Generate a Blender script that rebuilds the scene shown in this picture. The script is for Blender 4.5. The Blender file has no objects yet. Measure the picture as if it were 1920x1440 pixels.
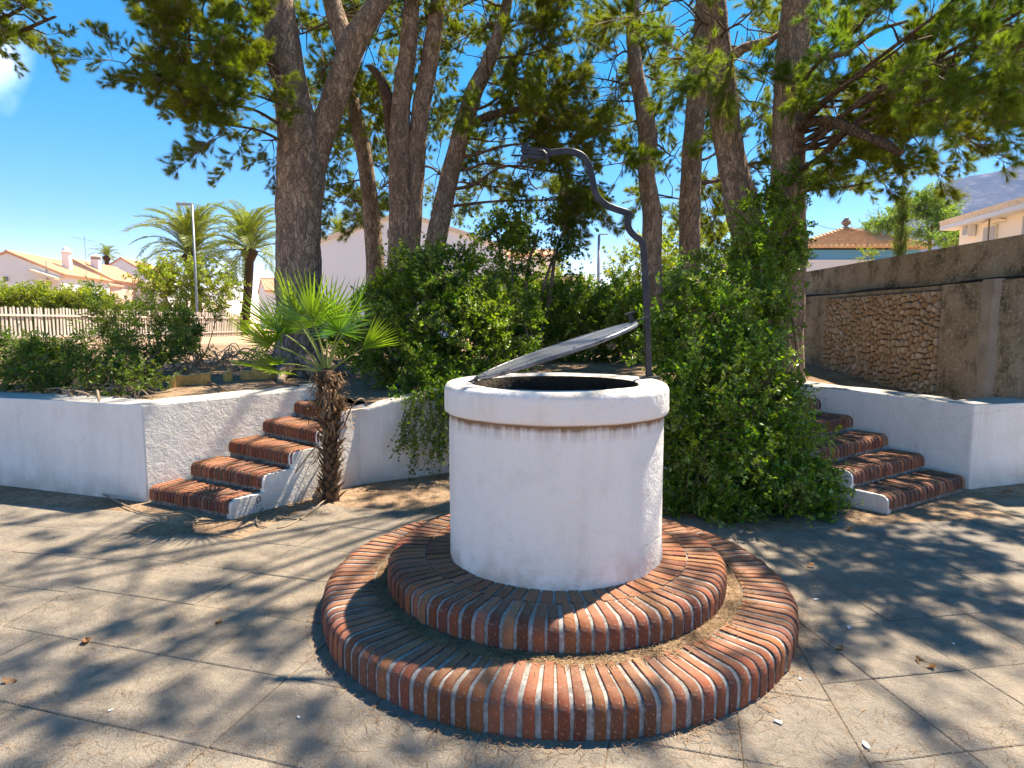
import bpy, bmesh, math, random
import numpy as np
from mathutils import Vector, Matrix, Euler, noise as mnoise
from mathutils.geometry import delaunay_2d_cdt
random.seed(7); R = np.random.default_rng(7)
S = bpy.context.scene; C = S.collection
PI = math.pi

# ------------------------------------------------------------------ camera
CAM_H, FPX, PITCH = 1.5, 1170.4, 0.0979          # photo: 1920 x 1440 px
cd = bpy.data.cameras.new('camera'); cam = bpy.data.objects.new('camera', cd); C.objects.link(cam)
cd.sensor_width = 36; cd.lens = FPX / 1920 * 36; cd.clip_start = .05; cd.clip_end = 9000
cam.location = (0, 0, CAM_H); cam.rotation_euler = (PI / 2 - PITCH, 0, 0); S.camera = cam

# ------------------------------------------------------------------ sun, sky, exposure
SUN_AZ, SUN_EL = math.radians(46), math.radians(59)   # azimuth from +Y towards +X
sd = bpy.data.lights.new('sun', 'SUN'); sd.energy = 2.25; sd.angle = math.radians(.75); sd.color = (1, .87, .68)
so = bpy.data.objects.new('sun', sd); C.objects.link(so)
sdir = Vector((math.sin(SUN_AZ) * math.cos(SUN_EL), math.cos(SUN_AZ) * math.cos(SUN_EL), math.sin(SUN_EL)))
so.rotation_euler = sdir.to_track_quat('Z', 'Y').to_euler(); so.location = sdir * 60
W = bpy.data.worlds.new('World'); S.world = W; W.use_nodes = True
wt = W.node_tree; wt.nodes.clear()
wn = lambda t: wt.nodes.new(t)
sky = wn('ShaderNodeTexSky'); sky.sky_type = 'NISHITA'; sky.sun_disc = False
sky.sun_elevation = SUN_EL; sky.sun_rotation = SUN_AZ; sky.air_density = .6; sky.dust_density = .05; sky.altitude = 900; sky.ozone_density = 4.0
bg = wn('ShaderNodeBackground'); bg.inputs['Strength'].default_value = .15
wo = wn('ShaderNodeOutputWorld')
# a few small clouds: soft noise all over the sky, thinned so that only scattered puffs remain
tcw = wn('ShaderNodeTexCoord')
cdir = Vector(((25 - 960) / FPX, 1, (605 - 125) / FPX)).normalized()
dist = wn('ShaderNodeVectorMath'); dist.operation = 'DISTANCE'; dist.inputs[1].default_value = cdir
nz = wn('ShaderNodeTexNoise'); nz.inputs['Scale'].default_value = 9; nz.inputs['Detail'].default_value = 6
wt.links.new(tcw.outputs['Generated'], dist.inputs[0]); wt.links.new(tcw.outputs['Generated'], nz.inputs['Vector'])
ad = wn('ShaderNodeMath'); ad.operation = 'MULTIPLY_ADD'; ad.inputs[1].default_value = .09
wt.links.new(nz.outputs['Fac'], ad.inputs[0]); wt.links.new(dist.outputs['Value'], ad.inputs[2])
mr = wn('ShaderNodeMapRange'); mr.interpolation_type = 'SMOOTHSTEP'
mr.inputs['From Min'].default_value = .098; mr.inputs['From Max'].default_value = .045
mr.inputs['To Min'].default_value = 0; mr.inputs['To Max'].default_value = .55
wt.links.new(ad.outputs[0], mr.inputs['Value'])
mxw = wn('ShaderNodeMix'); mxw.data_type = 'RGBA'
wt.links.new(mr.outputs['Result'], mxw.inputs['Factor'])
hs = wn('ShaderNodeHueSaturation'); hs.inputs['Saturation'].default_value = 1.36; hs.inputs['Hue'].default_value = .512; hs.inputs['Value'].default_value = .86
wb = wn('ShaderNodeMix'); wb.data_type = 'RGBA'; wb.blend_type = 'MULTIPLY'; wb.inputs['Factor'].default_value = 1; wb.inputs[7].default_value = (1.5, .665, .345, 1)
wt.links.new(sky.outputs[0], hs.inputs['Color']); wt.links.new(hs.outputs[0], wb.inputs[6]); wt.links.new(wb.outputs[2], mxw.inputs[6])
mxw.inputs[7].default_value = (7.2, 7.4, 7.8, 1)
wt.links.new(mxw.outputs[2], bg.inputs['Color']); wt.links.new(bg.outputs[0], wo.inputs[0])
S.view_settings.view_transform = 'Standard'; S.view_settings.look = 'None'
S.view_settings.exposure = 2.84; S.view_settings.gamma = 1; S.view_settings.use_curve_mapping = False
S.cycles.max_bounces = 7; S.cycles.diffuse_bounces = 4; S.cycles.transmission_bounces = 4
S.cycles.transparent_max_bounces = 8; S.cycles.caustics_reflective = False; S.cycles.caustics_refractive = False
S.cycles.sample_clamp_indirect = 4; S.cycles.use_denoising = True

# ------------------------------------------------------------------ helpers
def ray(u, v):
    c, s = math.cos(PITCH), math.sin(PITCH); a = (u - 960) / FPX; b = (720 - v) / FPX
    return Vector((a, c + b * s, -s + b * c))
def at(u, v, Y):                      # world point seen at photo pixel (u, v) at distance Y
    d = ray(u, v); return d * (Y / d.y) + Vector((0, 0, CAM_H))
def onz(u, v, z):
    d = ray(u, v); return d * ((z - CAM_H) / d.z) + Vector((0, 0, CAM_H))

class MB:
    def __init__(s): s.v = []; s.f = []; s.m = []
    def add(s, vs, fs, mi=0):
        o = len(s.v); s.v += [tuple(p) for p in vs]; s.f += [tuple(i + o for i in f) for f in fs]; s.m += [mi] * len(fs)
    def box(s, c, d, rz=0, mi=0, top=1.0):
        x, y, z = d[0] / 2, d[1] / 2, d[2] / 2; ca, sa = math.cos(rz), math.sin(rz); vs = []
        for k, (dx, dy, dz) in enumerate([(-x, -y, -z), (x, -y, -z), (x, y, -z), (-x, y, -z), (-x, -y, z), (x, -y, z), (x, y, z), (-x, y, z)]):
            if k > 3: dx *= top; dy *= top
            vs.append((c[0] + dx * ca - dy * sa, c[1] + dx * sa + dy * ca, c[2] + dz))
        s.add(vs, [(3, 2, 1, 0), (4, 5, 6, 7), (0, 1, 5, 4), (1, 2, 6, 5), (2, 3, 7, 6), (3, 0, 4, 7)], mi)
    def prism(s, poly, z0, z1, mi=0):   # poly counter-clockwise; z1 a number or one per corner
        n = len(poly); zt = [z1] * n if not hasattr(z1, '__len__') else z1
        s.add([(p[0], p[1], z0) for p in poly] + [(p[0], p[1], zt[i]) for i, p in enumerate(poly)],
              [tuple(range(n - 1, -1, -1)), tuple(range(n, 2 * n))] + [(i, (i + 1) % n, n + (i + 1) % n, n + i) for i in range(n)], mi)
    def tube(s, pts, rad, n=8, mi=0, wob=0, cap=True):
        pts = [Vector(p) for p in pts]; m = len(pts)
        if not hasattr(rad, '__len__'): rad = [rad] * m
        vs = []; ref = None
        for i, p in enumerate(pts):
            t = (pts[min(i + 1, m - 1)] - pts[max(i - 1, 0)]).normalized()
            if ref is None: ref = t.orthogonal().normalized()
            ref = (ref - t * ref.dot(t)).normalized(); b = t.cross(ref)
            for k in range(n):
                a = 2 * PI * k / n; d = ref * math.cos(a) + b * math.sin(a); r = rad[i]
                if wob:
                    q = p + d * r; r *= 1 + wob * (mnoise.noise(Vector((q.x * 5, q.y * 5, q.z * 1.6))) + .6 * mnoise.noise(Vector((q.x * 14, q.y * 14, q.z * 5))))
                vs.append(p + d * r)
        fs = [(i * n + k, i * n + (k + 1) % n, (i + 1) * n + (k + 1) % n, (i + 1) * n + k) for i in range(m - 1) for k in range(n)]
        if cap: fs += [tuple(range(n - 1, -1, -1)), tuple(range((m - 1) * n, m * n))]
        s.add(vs, fs, mi)
    def lathe(s, prof, n=64, mi=0, c=(0, 0), wob=0):
        m = len(prof); vs = []
        for r, z in prof:
            for k in range(n):
                a = 2 * PI * k / n; rr = r
                if wob: rr += wob * mnoise.noise(Vector((math.cos(a) * 3, math.sin(a) * 3, z * 5))) + wob * .5 * mnoise.noise(Vector((math.cos(a) * 9, math.sin(a) * 9, z * 14)))
                vs.append((c[0] + rr * math.cos(a), c[1] + rr * math.sin(a), z))
        s.add(vs, [(i * n + k, i * n + (k + 1) % n, (i + 1) * n + (k + 1) % n, (i + 1) * n + k) for i in range(m - 1) for k in range(n)], mi)
    def mesh(s, name, mats, smooth=False):
        me = bpy.data.meshes.new(name); me.from_pydata(s.v, [], s.f)
        for m in (mats if isinstance(mats, (list, tuple)) else [mats]): me.materials.append(m)
        if any(s.m): me.polygons.foreach_set('material_index', s.m)
        if smooth: me.polygons.foreach_set('use_smooth', [True] * len(s.f))
        me.update(); return me
def link(name, me, parent=None, M=None):
    o = bpy.data.objects.new(name, me); C.objects.link(o)
    if parent is not None: o.parent = parent
    if M is not None: o.matrix_local = M
    return o
def obj(name, mb, mats, parent=None, smooth=False, M=None): return link(name, mb.mesh(name, mats, smooth), parent, M)
def tag(o, label=None, cat=None, group=None, kind=None):
    if label: o['label'] = label
    if cat: o['category'] = cat
    if group: o['group'] = group
    if kind: o['kind'] = kind
    return o
def thing(name, label, cat, loc=(0, 0, 0), group=None, rz=0):
    o = bpy.data.objects.new(name, None); C.objects.link(o); o.location = loc; o.rotation_euler.z = rz
    o.empty_display_size = .1
    return tag(o, label, cat, group)
def struct(name, mb, mats, smooth=False, kind='structure'): return tag(obj(name, mb, mats, None, smooth), kind=kind)
def smooth_path(pts, k=6):
    P = [Vector(p) for p in pts]; out = []
    for i in range(len(P) - 1):
        p0 = P[max(i - 1, 0)]; p1 = P[i]; p2 = P[i + 1]; p3 = P[min(i + 2, len(P) - 1)]
        for j in range(k):
            t = j / k
            out.append(.5 * ((2 * p1) + (p2 - p0) * t + (2 * p0 - 5 * p1 + 4 * p2 - p3) * t * t + (3 * p1 - p0 - 3 * p2 + p3) * t ** 3))
    return out + [P[-1]]
def lerp_list(vals, n):
    return list(np.interp(np.linspace(0, len(vals) - 1, n), range(len(vals)), vals))
def bevel_mesh(me, w, seg=1):
    bm = bmesh.new(); bm.from_mesh(me); bmesh.ops.bevel(bm, geom=[e for e in bm.edges if len(e.link_faces) < 2 or e.calc_face_angle(0) > .5], offset=w, segments=seg, affect='EDGES', profile=.6, clamp_overlap=True)
    bm.to_mesh(me); bm.free(); return me
def aim(p, d, roll=0.0, s=1.0):        # matrix that puts local +X along d
    d = Vector(d).normalized(); q = d.to_track_quat('X', 'Z').to_matrix().to_4x4()
    return Matrix.Translation(p) @ q @ Matrix.Rotation(roll, 4, 'X') @ Matrix.Scale(s, 4)

# ------------------------------------------------------------------ materials
class NT:
    def __init__(s, name):
        s.m = bpy.data.materials.new(name); s.m.use_nodes = True; s.t = s.m.node_tree; s.t.nodes.clear()
        s.out = s.n('ShaderNodeOutputMaterial'); s.tc = s.n('ShaderNodeTexCoord'); s.co = s.tc.outputs['Object']
    def n(s, t, **k):
        x = s.t.nodes.new(t)
        for a, b in k.items(): setattr(x, a, b)
        return x
    def l(s, a, b): s.t.links.new(a, b)
    def put(s, sock, v):
        if hasattr(v, 'is_linked') or hasattr(v, 'links'): s.l(v, sock)
        else: sock.default_value = v
    def map(s, sc, co=None):
        m = s.n('ShaderNodeMapping'); m.inputs['Scale'].default_value = sc; s.l(co or s.co, m.inputs['Vector']); return m.outputs[0]
    def noise(s, scale, detail=4, rough=.55, co=None, dist=0):
        x = s.n('ShaderNodeTexNoise'); x.inputs['Scale'].default_value = scale; x.inputs['Detail'].default_value = detail
        x.inputs['Roughness'].default_value = rough; x.inputs['Distortion'].default_value = dist; s.l(co or s.co, x.inputs['Vector']); return x.outputs['Fac']
    def voro(s, scale, co=None, feat='F1', out='Distance', rnd=1):
        x = s.n('ShaderNodeTexVoronoi', feature=feat); x.inputs['Scale'].default_value = scale; x.inputs['Randomness'].default_value = rnd
        s.l(co or s.co, x.inputs['Vector']); return x.outputs[out]
    def ramp(s, fac, stops):
        x = s.n('ShaderNodeValToRGB'); e = x.color_ramp.elements
        while len(e) < len(stops): e.new(.5)
        for k, (p, c) in enumerate(stops):
            e[k].position = p; e[k].color = (*c, 1) if hasattr(c, '__len__') else (c, c, c, 1)
        s.l(fac, x.inputs['Fac']); return x.outputs['Color']
    def mix(s, f, a, b, mode='MIX'):
        x = s.n('ShaderNodeMix', data_type='RGBA', blend_type=mode)
        s.put(x.inputs['Factor'], f)
        for i, v in ((6, a), (7, b)):
            if isinstance(v, tuple): x.inputs[i].default_value = (*v, 1) if len(v) == 3 else v
            else: s.l(v, x.inputs[i])
        return x.outputs[2]
    def math(s, op, a, b=0.0, clamp=False):
        x = s.n('ShaderNodeMath', operation=op, use_clamp=clamp); s.put(x.inputs[0], a); s.put(x.inputs[1], b); return x.outputs[0]
    def rand(s): return s.n('ShaderNodeObjectInfo').outputs['Random']
    def hsv(s, col, h=.5, sat=1.0, val=1.0):
        x = s.n('ShaderNodeHueSaturation'); s.put(x.inputs['Hue'], h); s.put(x.inputs['Saturation'], sat); s.put(x.inputs['Value'], val); s.l(col, x.inputs['Color']); return x.outputs[0]
    def rng(s, f, a, b, c, d):
        x = s.n('ShaderNodeMapRange'); s.l(f, x.inputs[0])
        for i, v in enumerate((a, b, c, d)): x.inputs[i + 1].default_value = v
        return x.outputs[0]
    def bump(s, h, st=.5, d=.01, nrm=None):
        x = s.n('ShaderNodeBump'); x.inputs['Strength'].default_value = st; x.inputs['Distance'].default_value = d; s.l(h, x.inputs['Height'])
        if nrm is not None: s.l(nrm, x.inputs['Normal'])
        return x.outputs[0]
    def fin(s, col, rough=.8, nrm=None, metal=0.0, spec=.35):
        p = s.n('ShaderNodeBsdfPrincipled'); 
        if isinstance(col, tuple): p.inputs['Base Color'].default_value = (*col, 1)
        else: s.l(col, p.inputs['Base Color'])
        s.put(p.inputs['Roughness'], rough); p.inputs['Metallic'].default_value = metal; p.inputs['Specular IOR Level'].default_value = spec
        if nrm is not None: s.l(nrm, p.inputs['Normal'])
        s.l(p.outputs[0], s.out.inputs[0]); return s.m
    def zc(s):
        x = s.n('ShaderNodeSeparateXYZ'); s.l(s.co, x.inputs[0]); return x.outputs['Z']

def m_plain(name, c1, c2, scale=6, bump=.2, bd=.005, rough=.8, metal=0, spec=.35, bscale=None):
    t = NT(name); f = t.noise(scale, 5); col = t.mix(t.ramp(f, [(.3, 0.), (.7, 1.)]), c1, c2)
    col = t.hsv(col, val=t.rng(t.rand(), 0, 1, .85, 1.12))
    return t.fin(col, rough, t.bump(t.noise(bscale or scale * 6, 4), bump, bd), metal, spec)

def m_stucco(name, base=(.85, .82, .77), stain=False, foot=True):
    t = NT(name)
    big = t.noise(1.3, 5); fine = t.noise(34, 6, .65, dist=.8); mid = t.noise(12, 5, .65, dist=.5)
    col = t.mix(t.ramp(big, [(.35, 0.), (.75, 1.)]), base, tuple(b * k for b, k in zip(base, (.92, .92, .91))))
    cr = t.voro(1.1, t.mix(.12, t.co, t.noise(4, 3)), 'DISTANCE_TO_EDGE')
    crk = t.math('MULTIPLY', t.ramp(cr, [(0., .3 if stain else .4), (.005, 0.)]), t.ramp(t.noise(.9, 2), [(.5, 0.), (.62, 1.)]))
    col = t.mix(t.math('MULTIPLY', crk, .55), col, (.35, .31, .27))
    sp = t.ramp(t.voro(22), [(.05, 1.), (.12, 0.)]); sp = t.math('MULTIPLY', sp, t.ramp(t.noise(3, 3), [(.55, 0.), (.7, .5)]))
    col = t.mix(sp, col, (.34, .30, .25))
    z = t.zc()
    if foot:   # splash dirt at the foot
        d = t.math('MULTIPLY', t.rng(z, .0, .22, .85, 0.), t.ramp(t.noise(5, 5), [(.28, 0.1), (.55, .9)]))
        col = t.mix(d, col, (.45, .38, .30))
    if stain:  # rusty streaks just below the rim
        st = t.noise(1.0, 5, .7, t.map((34, 34, 2.2)))
        b = t.math('MULTIPLY', t.rng(z, .95, 1.035, 0., .8), t.ramp(st, [(.36, .0), (.60, 1.)]))
        b = t.math('ADD', b, t.math('MULTIPLY', t.rng(z, 1.0, 1.03, 0., 1.), t.ramp(t.noise(9, 4), [(.3, .6), (.6, 1.)])), True)
        b = t.math('MULTIPLY', b, t.rng(z, 1.045, 1.035, 0., 1.))
        col = t.mix(t.math('MULTIPLY', b, .95), col, (.21, .125, .06))
        top = t.math('MULTIPLY', t.rng(z, 1.15, 1.185, 0., 1.), t.ramp(t.noise(11, 5), [(.4, 0.), (.6, .75)]))
        col = t.mix(top, col, (.40, .33, .26))
    wz = t.noise(1, 5, .65, t.map((7, 7, .8)))
    col = t.mix(t.math('MULTIPLY', t.ramp(wz, [(.48, 0.), (.74, 1.)]), t.ramp(t.noise(1.6, 3), [(.4, .1), (.65, .55)])), col, (.56, .50, .43))
    col = t.mix(t.ramp(t.noise(5, 6, .75), [(.52, 0.), (.78, .45)]), col, (.62, .58, .53))
    if stain:
        d = t.math('MULTIPLY', t.rng(z, .27, .45, 1., 0.), t.ramp(t.noise(8, 5), [(.4, 0.), (.62, .8)])); col = t.mix(d, col, (.48, .40, .32))
    h = t.math('ADD', t.math('MULTIPLY', fine, .35), t.math('MULTIPLY', mid, .9))
    h = t.math('SUBTRACT', h, t.math('MULTIPLY', crk, .5))
    return t.fin(col, .88, t.bump(h, .75, .020), 0, .2)

def m_brick(name, c=((.10, .036, .024), (.205, .070, .036), (.30, .115, .060))):
    t = NT(name); r = t.rand()
    col = t.ramp(r, [(0., c[0]), (.5, c[1]), (1., c[2])])
    col = t.hsv(col, t.rng(t.math('FRACT', t.math('MULTIPLY', r, 37.7)), 0, 1, .49, .515), t.rng(t.math('FRACT', t.math('MULTIPLY', r, 71.3)), 0, 1, .95, 1.12), t.rng(t.math('FRACT', t.math('MULTIPLY', r, 13.7)), 0, 1, .8, 1.3))
    col = t.mix(t.ramp(t.noise(17, 5, .65), [(.42, 0.), (.72, .75)]), col, (.12, .055, .04))
    col = t.mix(t.ramp(t.noise(70, 3), [(.60, 0.), (.72, .55)]), col, (.48, .36, .27))
    dust = t.n('ShaderNodeNewGeometry'); sx = t.n('ShaderNodeSeparateXYZ'); t.l(dust.outputs['Normal'], sx.inputs[0])
    col = t.mix(t.math('MULTIPLY', t.rng(sx.outputs['Z'], .75, 1., 0., .38), t.ramp(t.noise(9, 4), [(.35, .1), (.65, 1.)])), col, (.42, .26, .16))
    h = t.math('ADD', t.noise(60, 4), t.math('MULTIPLY', t.noise(14, 3), 1.4))
    return t.fin(col, .82, t.bump(h, .6, .004), 0, .3)

def m_mortar(name, c1=(.33, .31, .285), c2=(.19, .18, .165)):
    t = NT(name); col = t.mix(t.ramp(t.noise(9, 5), [(.35, 0.), (.65, 1.)]), c1, c2)
    col = t.mix(t.ramp(t.noise(45, 4), [(.5, 0.), (.62, .7)]), col, (.44, .42, .40))
    return t.fin(col, .9, t.bump(t.noise(70, 4), .6, .004))

def m_paver():
    t = NT('paver_concrete'); r = t.rand()
    g = t.n('ShaderNodeNewGeometry').outputs['Position']
    col = t.ramp(r, [(0., (.185, .163, .138)), (.5, (.215, .188, .158)), (1., (.25, .216, .178))])
    n1 = t.noise(.8, 6, .6, g); col = t.mix(t.ramp(n1, [(.38, 0.), (.66, .75)]), col, (.30, .24, .168))
    n2 = t.noise(5, 6, .75, g); col = t.mix(t.ramp(n2, [(.43, 0.), (.68, .8)]), col, (.125, .108, .095))
    n3 = t.noise(160, 3, .6, g); col = t.mix(t.ramp(n3, [(.52, 0.), (.66, .5)]), col, (.37, .325, .27))
    sp = t.ramp(t.voro(60, g), [(.05, .8), (.11, 0.)]); col = t.mix(t.math('MULTIPLY', sp, .6), col, (.55, .52, .48))
    h = t.math('ADD', t.noise(120, 4, .6, g), t.math('MULTIPLY', t.noise(22, 5, .7, g), 2.2))
    return t.fin(col, .9, t.bump(h, .8, .010), 0, .25)

def m_soil(name='garden_earth'):
    t = NT(name)
    col = t.mix(t.ramp(t.noise(1.7, 6), [(.35, 0.), (.65, 1.)]), (.20, .132, .085), (.37, .265, .175))
    col = t.mix(t.ramp(t.noise(13, 6, .7), [(.45, 0.), (.7, .8)]), col, (.11, .070, .045))
    col = t.mix(t.ramp(t.noise(50, 4), [(.55, 0.), (.7, .6)]), col, (.46, .36, .25))
    sx = t.n('ShaderNodeSeparateXYZ'); t.l(t.co, sx.inputs[0])
    far = t.rng(sx.outputs['Y'], 16.5, 18.5, 0., 1.); col = t.mix(far, col, t.mix(t.noise(.5, 5), (.42, .27, .165), (.52, .37, .25)))
    h = t.math('ADD', t.noise(40, 5), t.math('MULTIPLY', t.noise(9, 4), 1.5))
    return t.fin(col, .95, t.bump(h, .8, .02), 0, .1)

def m_bark(name, plate=(.27, .19, .135), plate2=(.19, .15, .125), fis=(.045, .034, .028), sc=1.0):
    t = NT(name)
    wz_ = t.n('ShaderNodeTexNoise'); wz_.inputs['Scale'].default_value = 7; wz_.inputs['Detail'].default_value = 5; t.l(t.co, wz_.inputs['Vector'])
    w = t.mix(.16, t.co, wz_.outputs['Color'])
    d = t.voro(1, t.map((15 * sc, 15 * sc, 5 * sc), w), 'DISTANCE_TO_EDGE')
    cell = t.voro(1, t.map((15 * sc, 15 * sc, 5 * sc), w), 'F1', 'Color')
    fine = t.noise(1, 6, .7, t.map((42 * sc, 42 * sc, 13 * sc)), 1.2)
    col = t.mix(t.ramp(t.noise(1.2, 4), [(.35, 0.), (.65, 1.)]), plate, plate2)
    bw = t.n('ShaderNodeRGBToBW'); t.l(cell, bw.inputs[0])
    col = t.hsv(col, val=t.rng(bw.outputs[0], .2, .8, .65, 1.35))
    col = t.mix(t.ramp(fine, [(.34, .75), (.58, 0.)]), col, (.12, .09, .07))
    col = t.mix(t.ramp(fine, [(.60, .0), (.75, .6)]), col, (.50, .42, .34))
    col = t.mix(t.ramp(d, [(.0, .6), (.10, 0.)]), col, fis)
    h = t.math('ADD', t.ramp(d, [(0., 0.), (.22, 1.)]), t.math('MULTIPLY', fine, .9))
    return t.fin(col, .92, t.bump(h, 1., .022), 0, .12)

def m_leaf(name, c1, c2, trans=.45, gloss=.12, rough=.4, tint=(1.25, 1.2, .45), vary=.25, nscale=2.0):
    t = NT(name)
    g = t.n('ShaderNodeNewGeometry')
    col = t.mix(t.ramp(t.noise(nscale, 4, .6, g.outputs['Position']), [(.3, 0.), (.7, 1.)]), c1, c2)
    rnd = g.outputs['Random Per Island']
    col = t.hsv(col, t.rng(t.rand(), 0, 1, .485, .515), 1.0, t.rng(rnd, 0, 1, 1 - vary, 1 + vary * 1.4))
    dif = t.n('ShaderNodeBsdfDiffuse'); t.l(col, dif.inputs[0])
    tr = t.n('ShaderNodeBsdfTranslucent'); t.l(t.mix(1.0, col, tint, 'MULTIPLY'), tr.inputs[0])
    gl = t.n('ShaderNodeBsdfGlossy'); gl.inputs['Roughness'].default_value = rough; gl.inputs[0].default_value = (.9, .95, .9, 1)
    m1 = t.n('ShaderNodeMixShader'); m1.inputs[0].default_value = trans; t.l(dif.outputs[0], m1.inputs[1]); t.l(tr.outputs[0], m1.inputs[2])
    m2 = t.n('ShaderNodeMixShader'); m2.inputs[0].default_value = gloss * .38; t.l(m1.outputs[0], m2.inputs[1]); t.l(gl.outputs[0], m2.inputs[2])
    t.l(m2.outputs[0], t.out.inputs[0]); return t.m

def m_concrete():
    t = NT('mossy_concrete')
    col = t.mix(t.ramp(t.noise(1.5, 6), [(.38, 0.), (.62, 1.)]), (.30, .24, .165), (.39, .325, .235))
    col = t.mix(t.ramp(t.noise(3.1, 6, .72), [(.48, 0.), (.64, .9)]), col, (.10, .085, .05))
    col = t.mix(t.ramp(t.noise(1, 5, .7, t.map((9, 9, 1.1))), [(.58, 0.), (.74, .55)]), col, (.46, .41, .34))
    col = t.mix(t.ramp(t.noise(30, 5), [(.55, 0.), (.66, .85)]), col, (.50, .43, .34))
    col = t.mix(t.ramp(t.noise(2.2, 5), [(.58, 0.), (.7, .6)]), col, (.085, .078, .03))
    return t.fin(col, .95, t.bump(t.math('ADD', t.noise(45, 5), t.math('MULTIPLY', t.noise(10, 5), 1.5)), .9, .02), 0, .1)

def m_stone():
    t = NT('rubble_stone'); r = t.rand()
    col = t.ramp(r, [(0., (.36, .235, .125)), (.25, (.46, .35, .23)), (.55, (.50, .41, .30)), (.8, (.42, .35, .27)), (1., (.60, .51, .40))])
    col = t.mix(t.ramp(t.noise(14, 5), [(.4, 0.), (.7, .6)]), col, (.28, .18, .09))
    return t.fin(col, .85, t.bump(t.noise(40, 4), .6, .008), 0, .2)

def m_rooftile(name, c1=(.50, .245, .13), c2=(.62, .36, .22), c3=(.36, .20, .13)):
    t = NT(name)
    col = t.mix(t.ramp(t.noise(2.2, 6, .7), [(.35, 0.), (.65, 1.)]), c1, c2)
    col = t.mix(t.ramp(t.noise(9, 4), [(.52, 0.), (.7, .75)]), col, c3)
    return t.fin(col, .85, t.bump(t.noise(20, 3), .4, .02))

def m_iron():
    t = NT('wrought_iron')
    col = t.mix(t.ramp(t.noise(12, 5), [(.4, 0.), (.7, 1.)]), (.016, .020, .029), (.040, .045, .056))
    col = t.mix(t.ramp(t.noise(40, 4), [(.62, 0.), (.75, .5)]), col, (.07, .05, .04))
    return t.fin(col, .5, t.bump(t.noise(70, 4), .4, .003), .3, .5)
def m_lid():
    t = NT('lid_iron')
    s = t.noise(1, 5, .65, t.map((2.2, 15, 3)))
    col = t.mix(t.ramp(s, [(.36, 0.), (.62, 1.)]), (.045, .052, .07), (.22, .23, .26))
    col = t.mix(t.ramp(t.noise(18, 5), [(.55, 0.), (.72, .8)]), col, (.26, .21, .16))
    return t.fin(col, .38, t.bump(t.noise(1, 4, .6, t.map((5, 40, 5))), .35, .004), .25, .5)

M = {}
M['stucco'] = m_stucco('white_stucco'); M['well'] = m_stucco('well_stucco', (.84, .81, .76), True, False)
M['brick'] = m_brick('clay_brick'); M['mortar'] = m_mortar('mortar'); M['dirtmortar'] = m_mortar('dirty_mortar', (.20, .165, .13), (.12, .10, .08))
M['paver'] = m_paver(); M['soil'] = m_soil()
M['bark'] = m_bark('pine_bark', (.49, .36, .25), (.42, .32, .245), (.17, .125, .09), 1.7); M['barkdark'] = m_bark('pine_bark_dark', (.46, .35, .26), (.33, .275, .225), (.12, .092, .075), 1.5)
M['barkfine'] = m_bark('pine_bark_fine', (.28, .19, .125), (.20, .15, .11), (.08, .058, .042), 2.4)
M['twig'] = m_plain('pine_twig', (.13, .085, .058), (.20, .14, .095), 9, .5)
M['needle'] = m_leaf('pine_needles', (.125, .175, .02), (.20, .235, .025), .58, .06, tint=(1.35, 1.35, .30))
M['needle2'] = m_leaf('pine_needles_bright', (.12, .20, .03), (.20, .27, .036), .58, .06, tint=(1.35, 1.35, .38))
M['hedge'] = m_leaf('hedge_leaves', (.09, .19, .012), (.18, .29, .02), .5, .07, .4, (1.35, 1.35, .30), .5)
M['ivy'] = m_leaf('ivy_leaves', (.07, .15, .012), (.15, .24, .018), .5, .06, .4, (1.35, 1.35, .30), .5)
M['oleander'] = m_leaf('oleander_leaves', (.07, .14, .018), (.13, .19, .026), .45, .05, .45, vary=.4)
M['litleaf'] = m_leaf('lit_new_leaves', (.17, .29, .02), (.26, .36, .03), .5, .16, .4, (1.3, 1.3, .35), .4)  # yellowish outer growth, coloured lighter to brighten hedges that lie in shade
M['bright'] = m_leaf('bright_leaves', (.20, .27, .02), (.30, .36, .03), .55, .08, tint=(1.3, 1.25, .4))
M['melia'] = m_leaf('light_tree_leaves', (.16, .28, .04), (.24, .36, .06), .5, .1)
M['cypress'] = m_leaf('cypress_leaves', (.13, .22, .025), (.24, .30, .04), .5, .05)
M['palm'] = m_leaf('fan_palm_leaf', (.14, .26, .02), (.21, .34, .028), .5, .10, .4, (1.25, 1.25, .35), .25)
M['date'] = m_leaf('date_palm_leaf', (.16, .21, .03), (.23, .28, .045), .45, .12, .4)
M['petiole'] = m_plain('palm_petiole', (.18, .24, .05), (.25, .28, .08), 8, .1)
M['palmtrunk'] = m_plain('palm_fibre', (.06, .036, .021), (.12, .072, .04), 14, .9, .02, .95)
M['boot'] = m_plain('palm_leaf_base', (.105, .062, .033), (.18, .115, .062), 18, .6, .006, .9)
M['fibre'] = m_plain('palm_dry_fibre', (.22, .125, .058), (.33, .20, .10), 18, .5, .006, .9)
M['coping'] = m_plain('weathered_coping', (.50, .47, .43), (.34, .32, .29), 3, .6, .008, .9)
M['concrete'] = m_concrete(); M['stone'] = m_stone()
M['stonemortar'] = m_mortar('stone_mortar', (.12, .08, .05), (.07, .05, .033))
M['pale'] = m_plain('pale_stained_render', (.34, .29, .23), (.24, .20, .16), 5, .6, .01, .9)
M['iron'] = m_iron(); M['lid'] = m_lid()
M['housewhite'] = m_plain('house_white', (.74, .74, .74), (.70, .70, .70), .8, .1)
M['cream'] = m_plain('house_cream', (.78, .70, .56), (.80, .73, .60), .8, .1)
M['pinkwall'] = m_plain('house_pink', (.62, .42, .34), (.66, .46, .38), .8, .1)
M['blue'] = m_plain('blue_paint', (.10, .30, .50), (.12, .33, .53), .8, .1)
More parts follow.
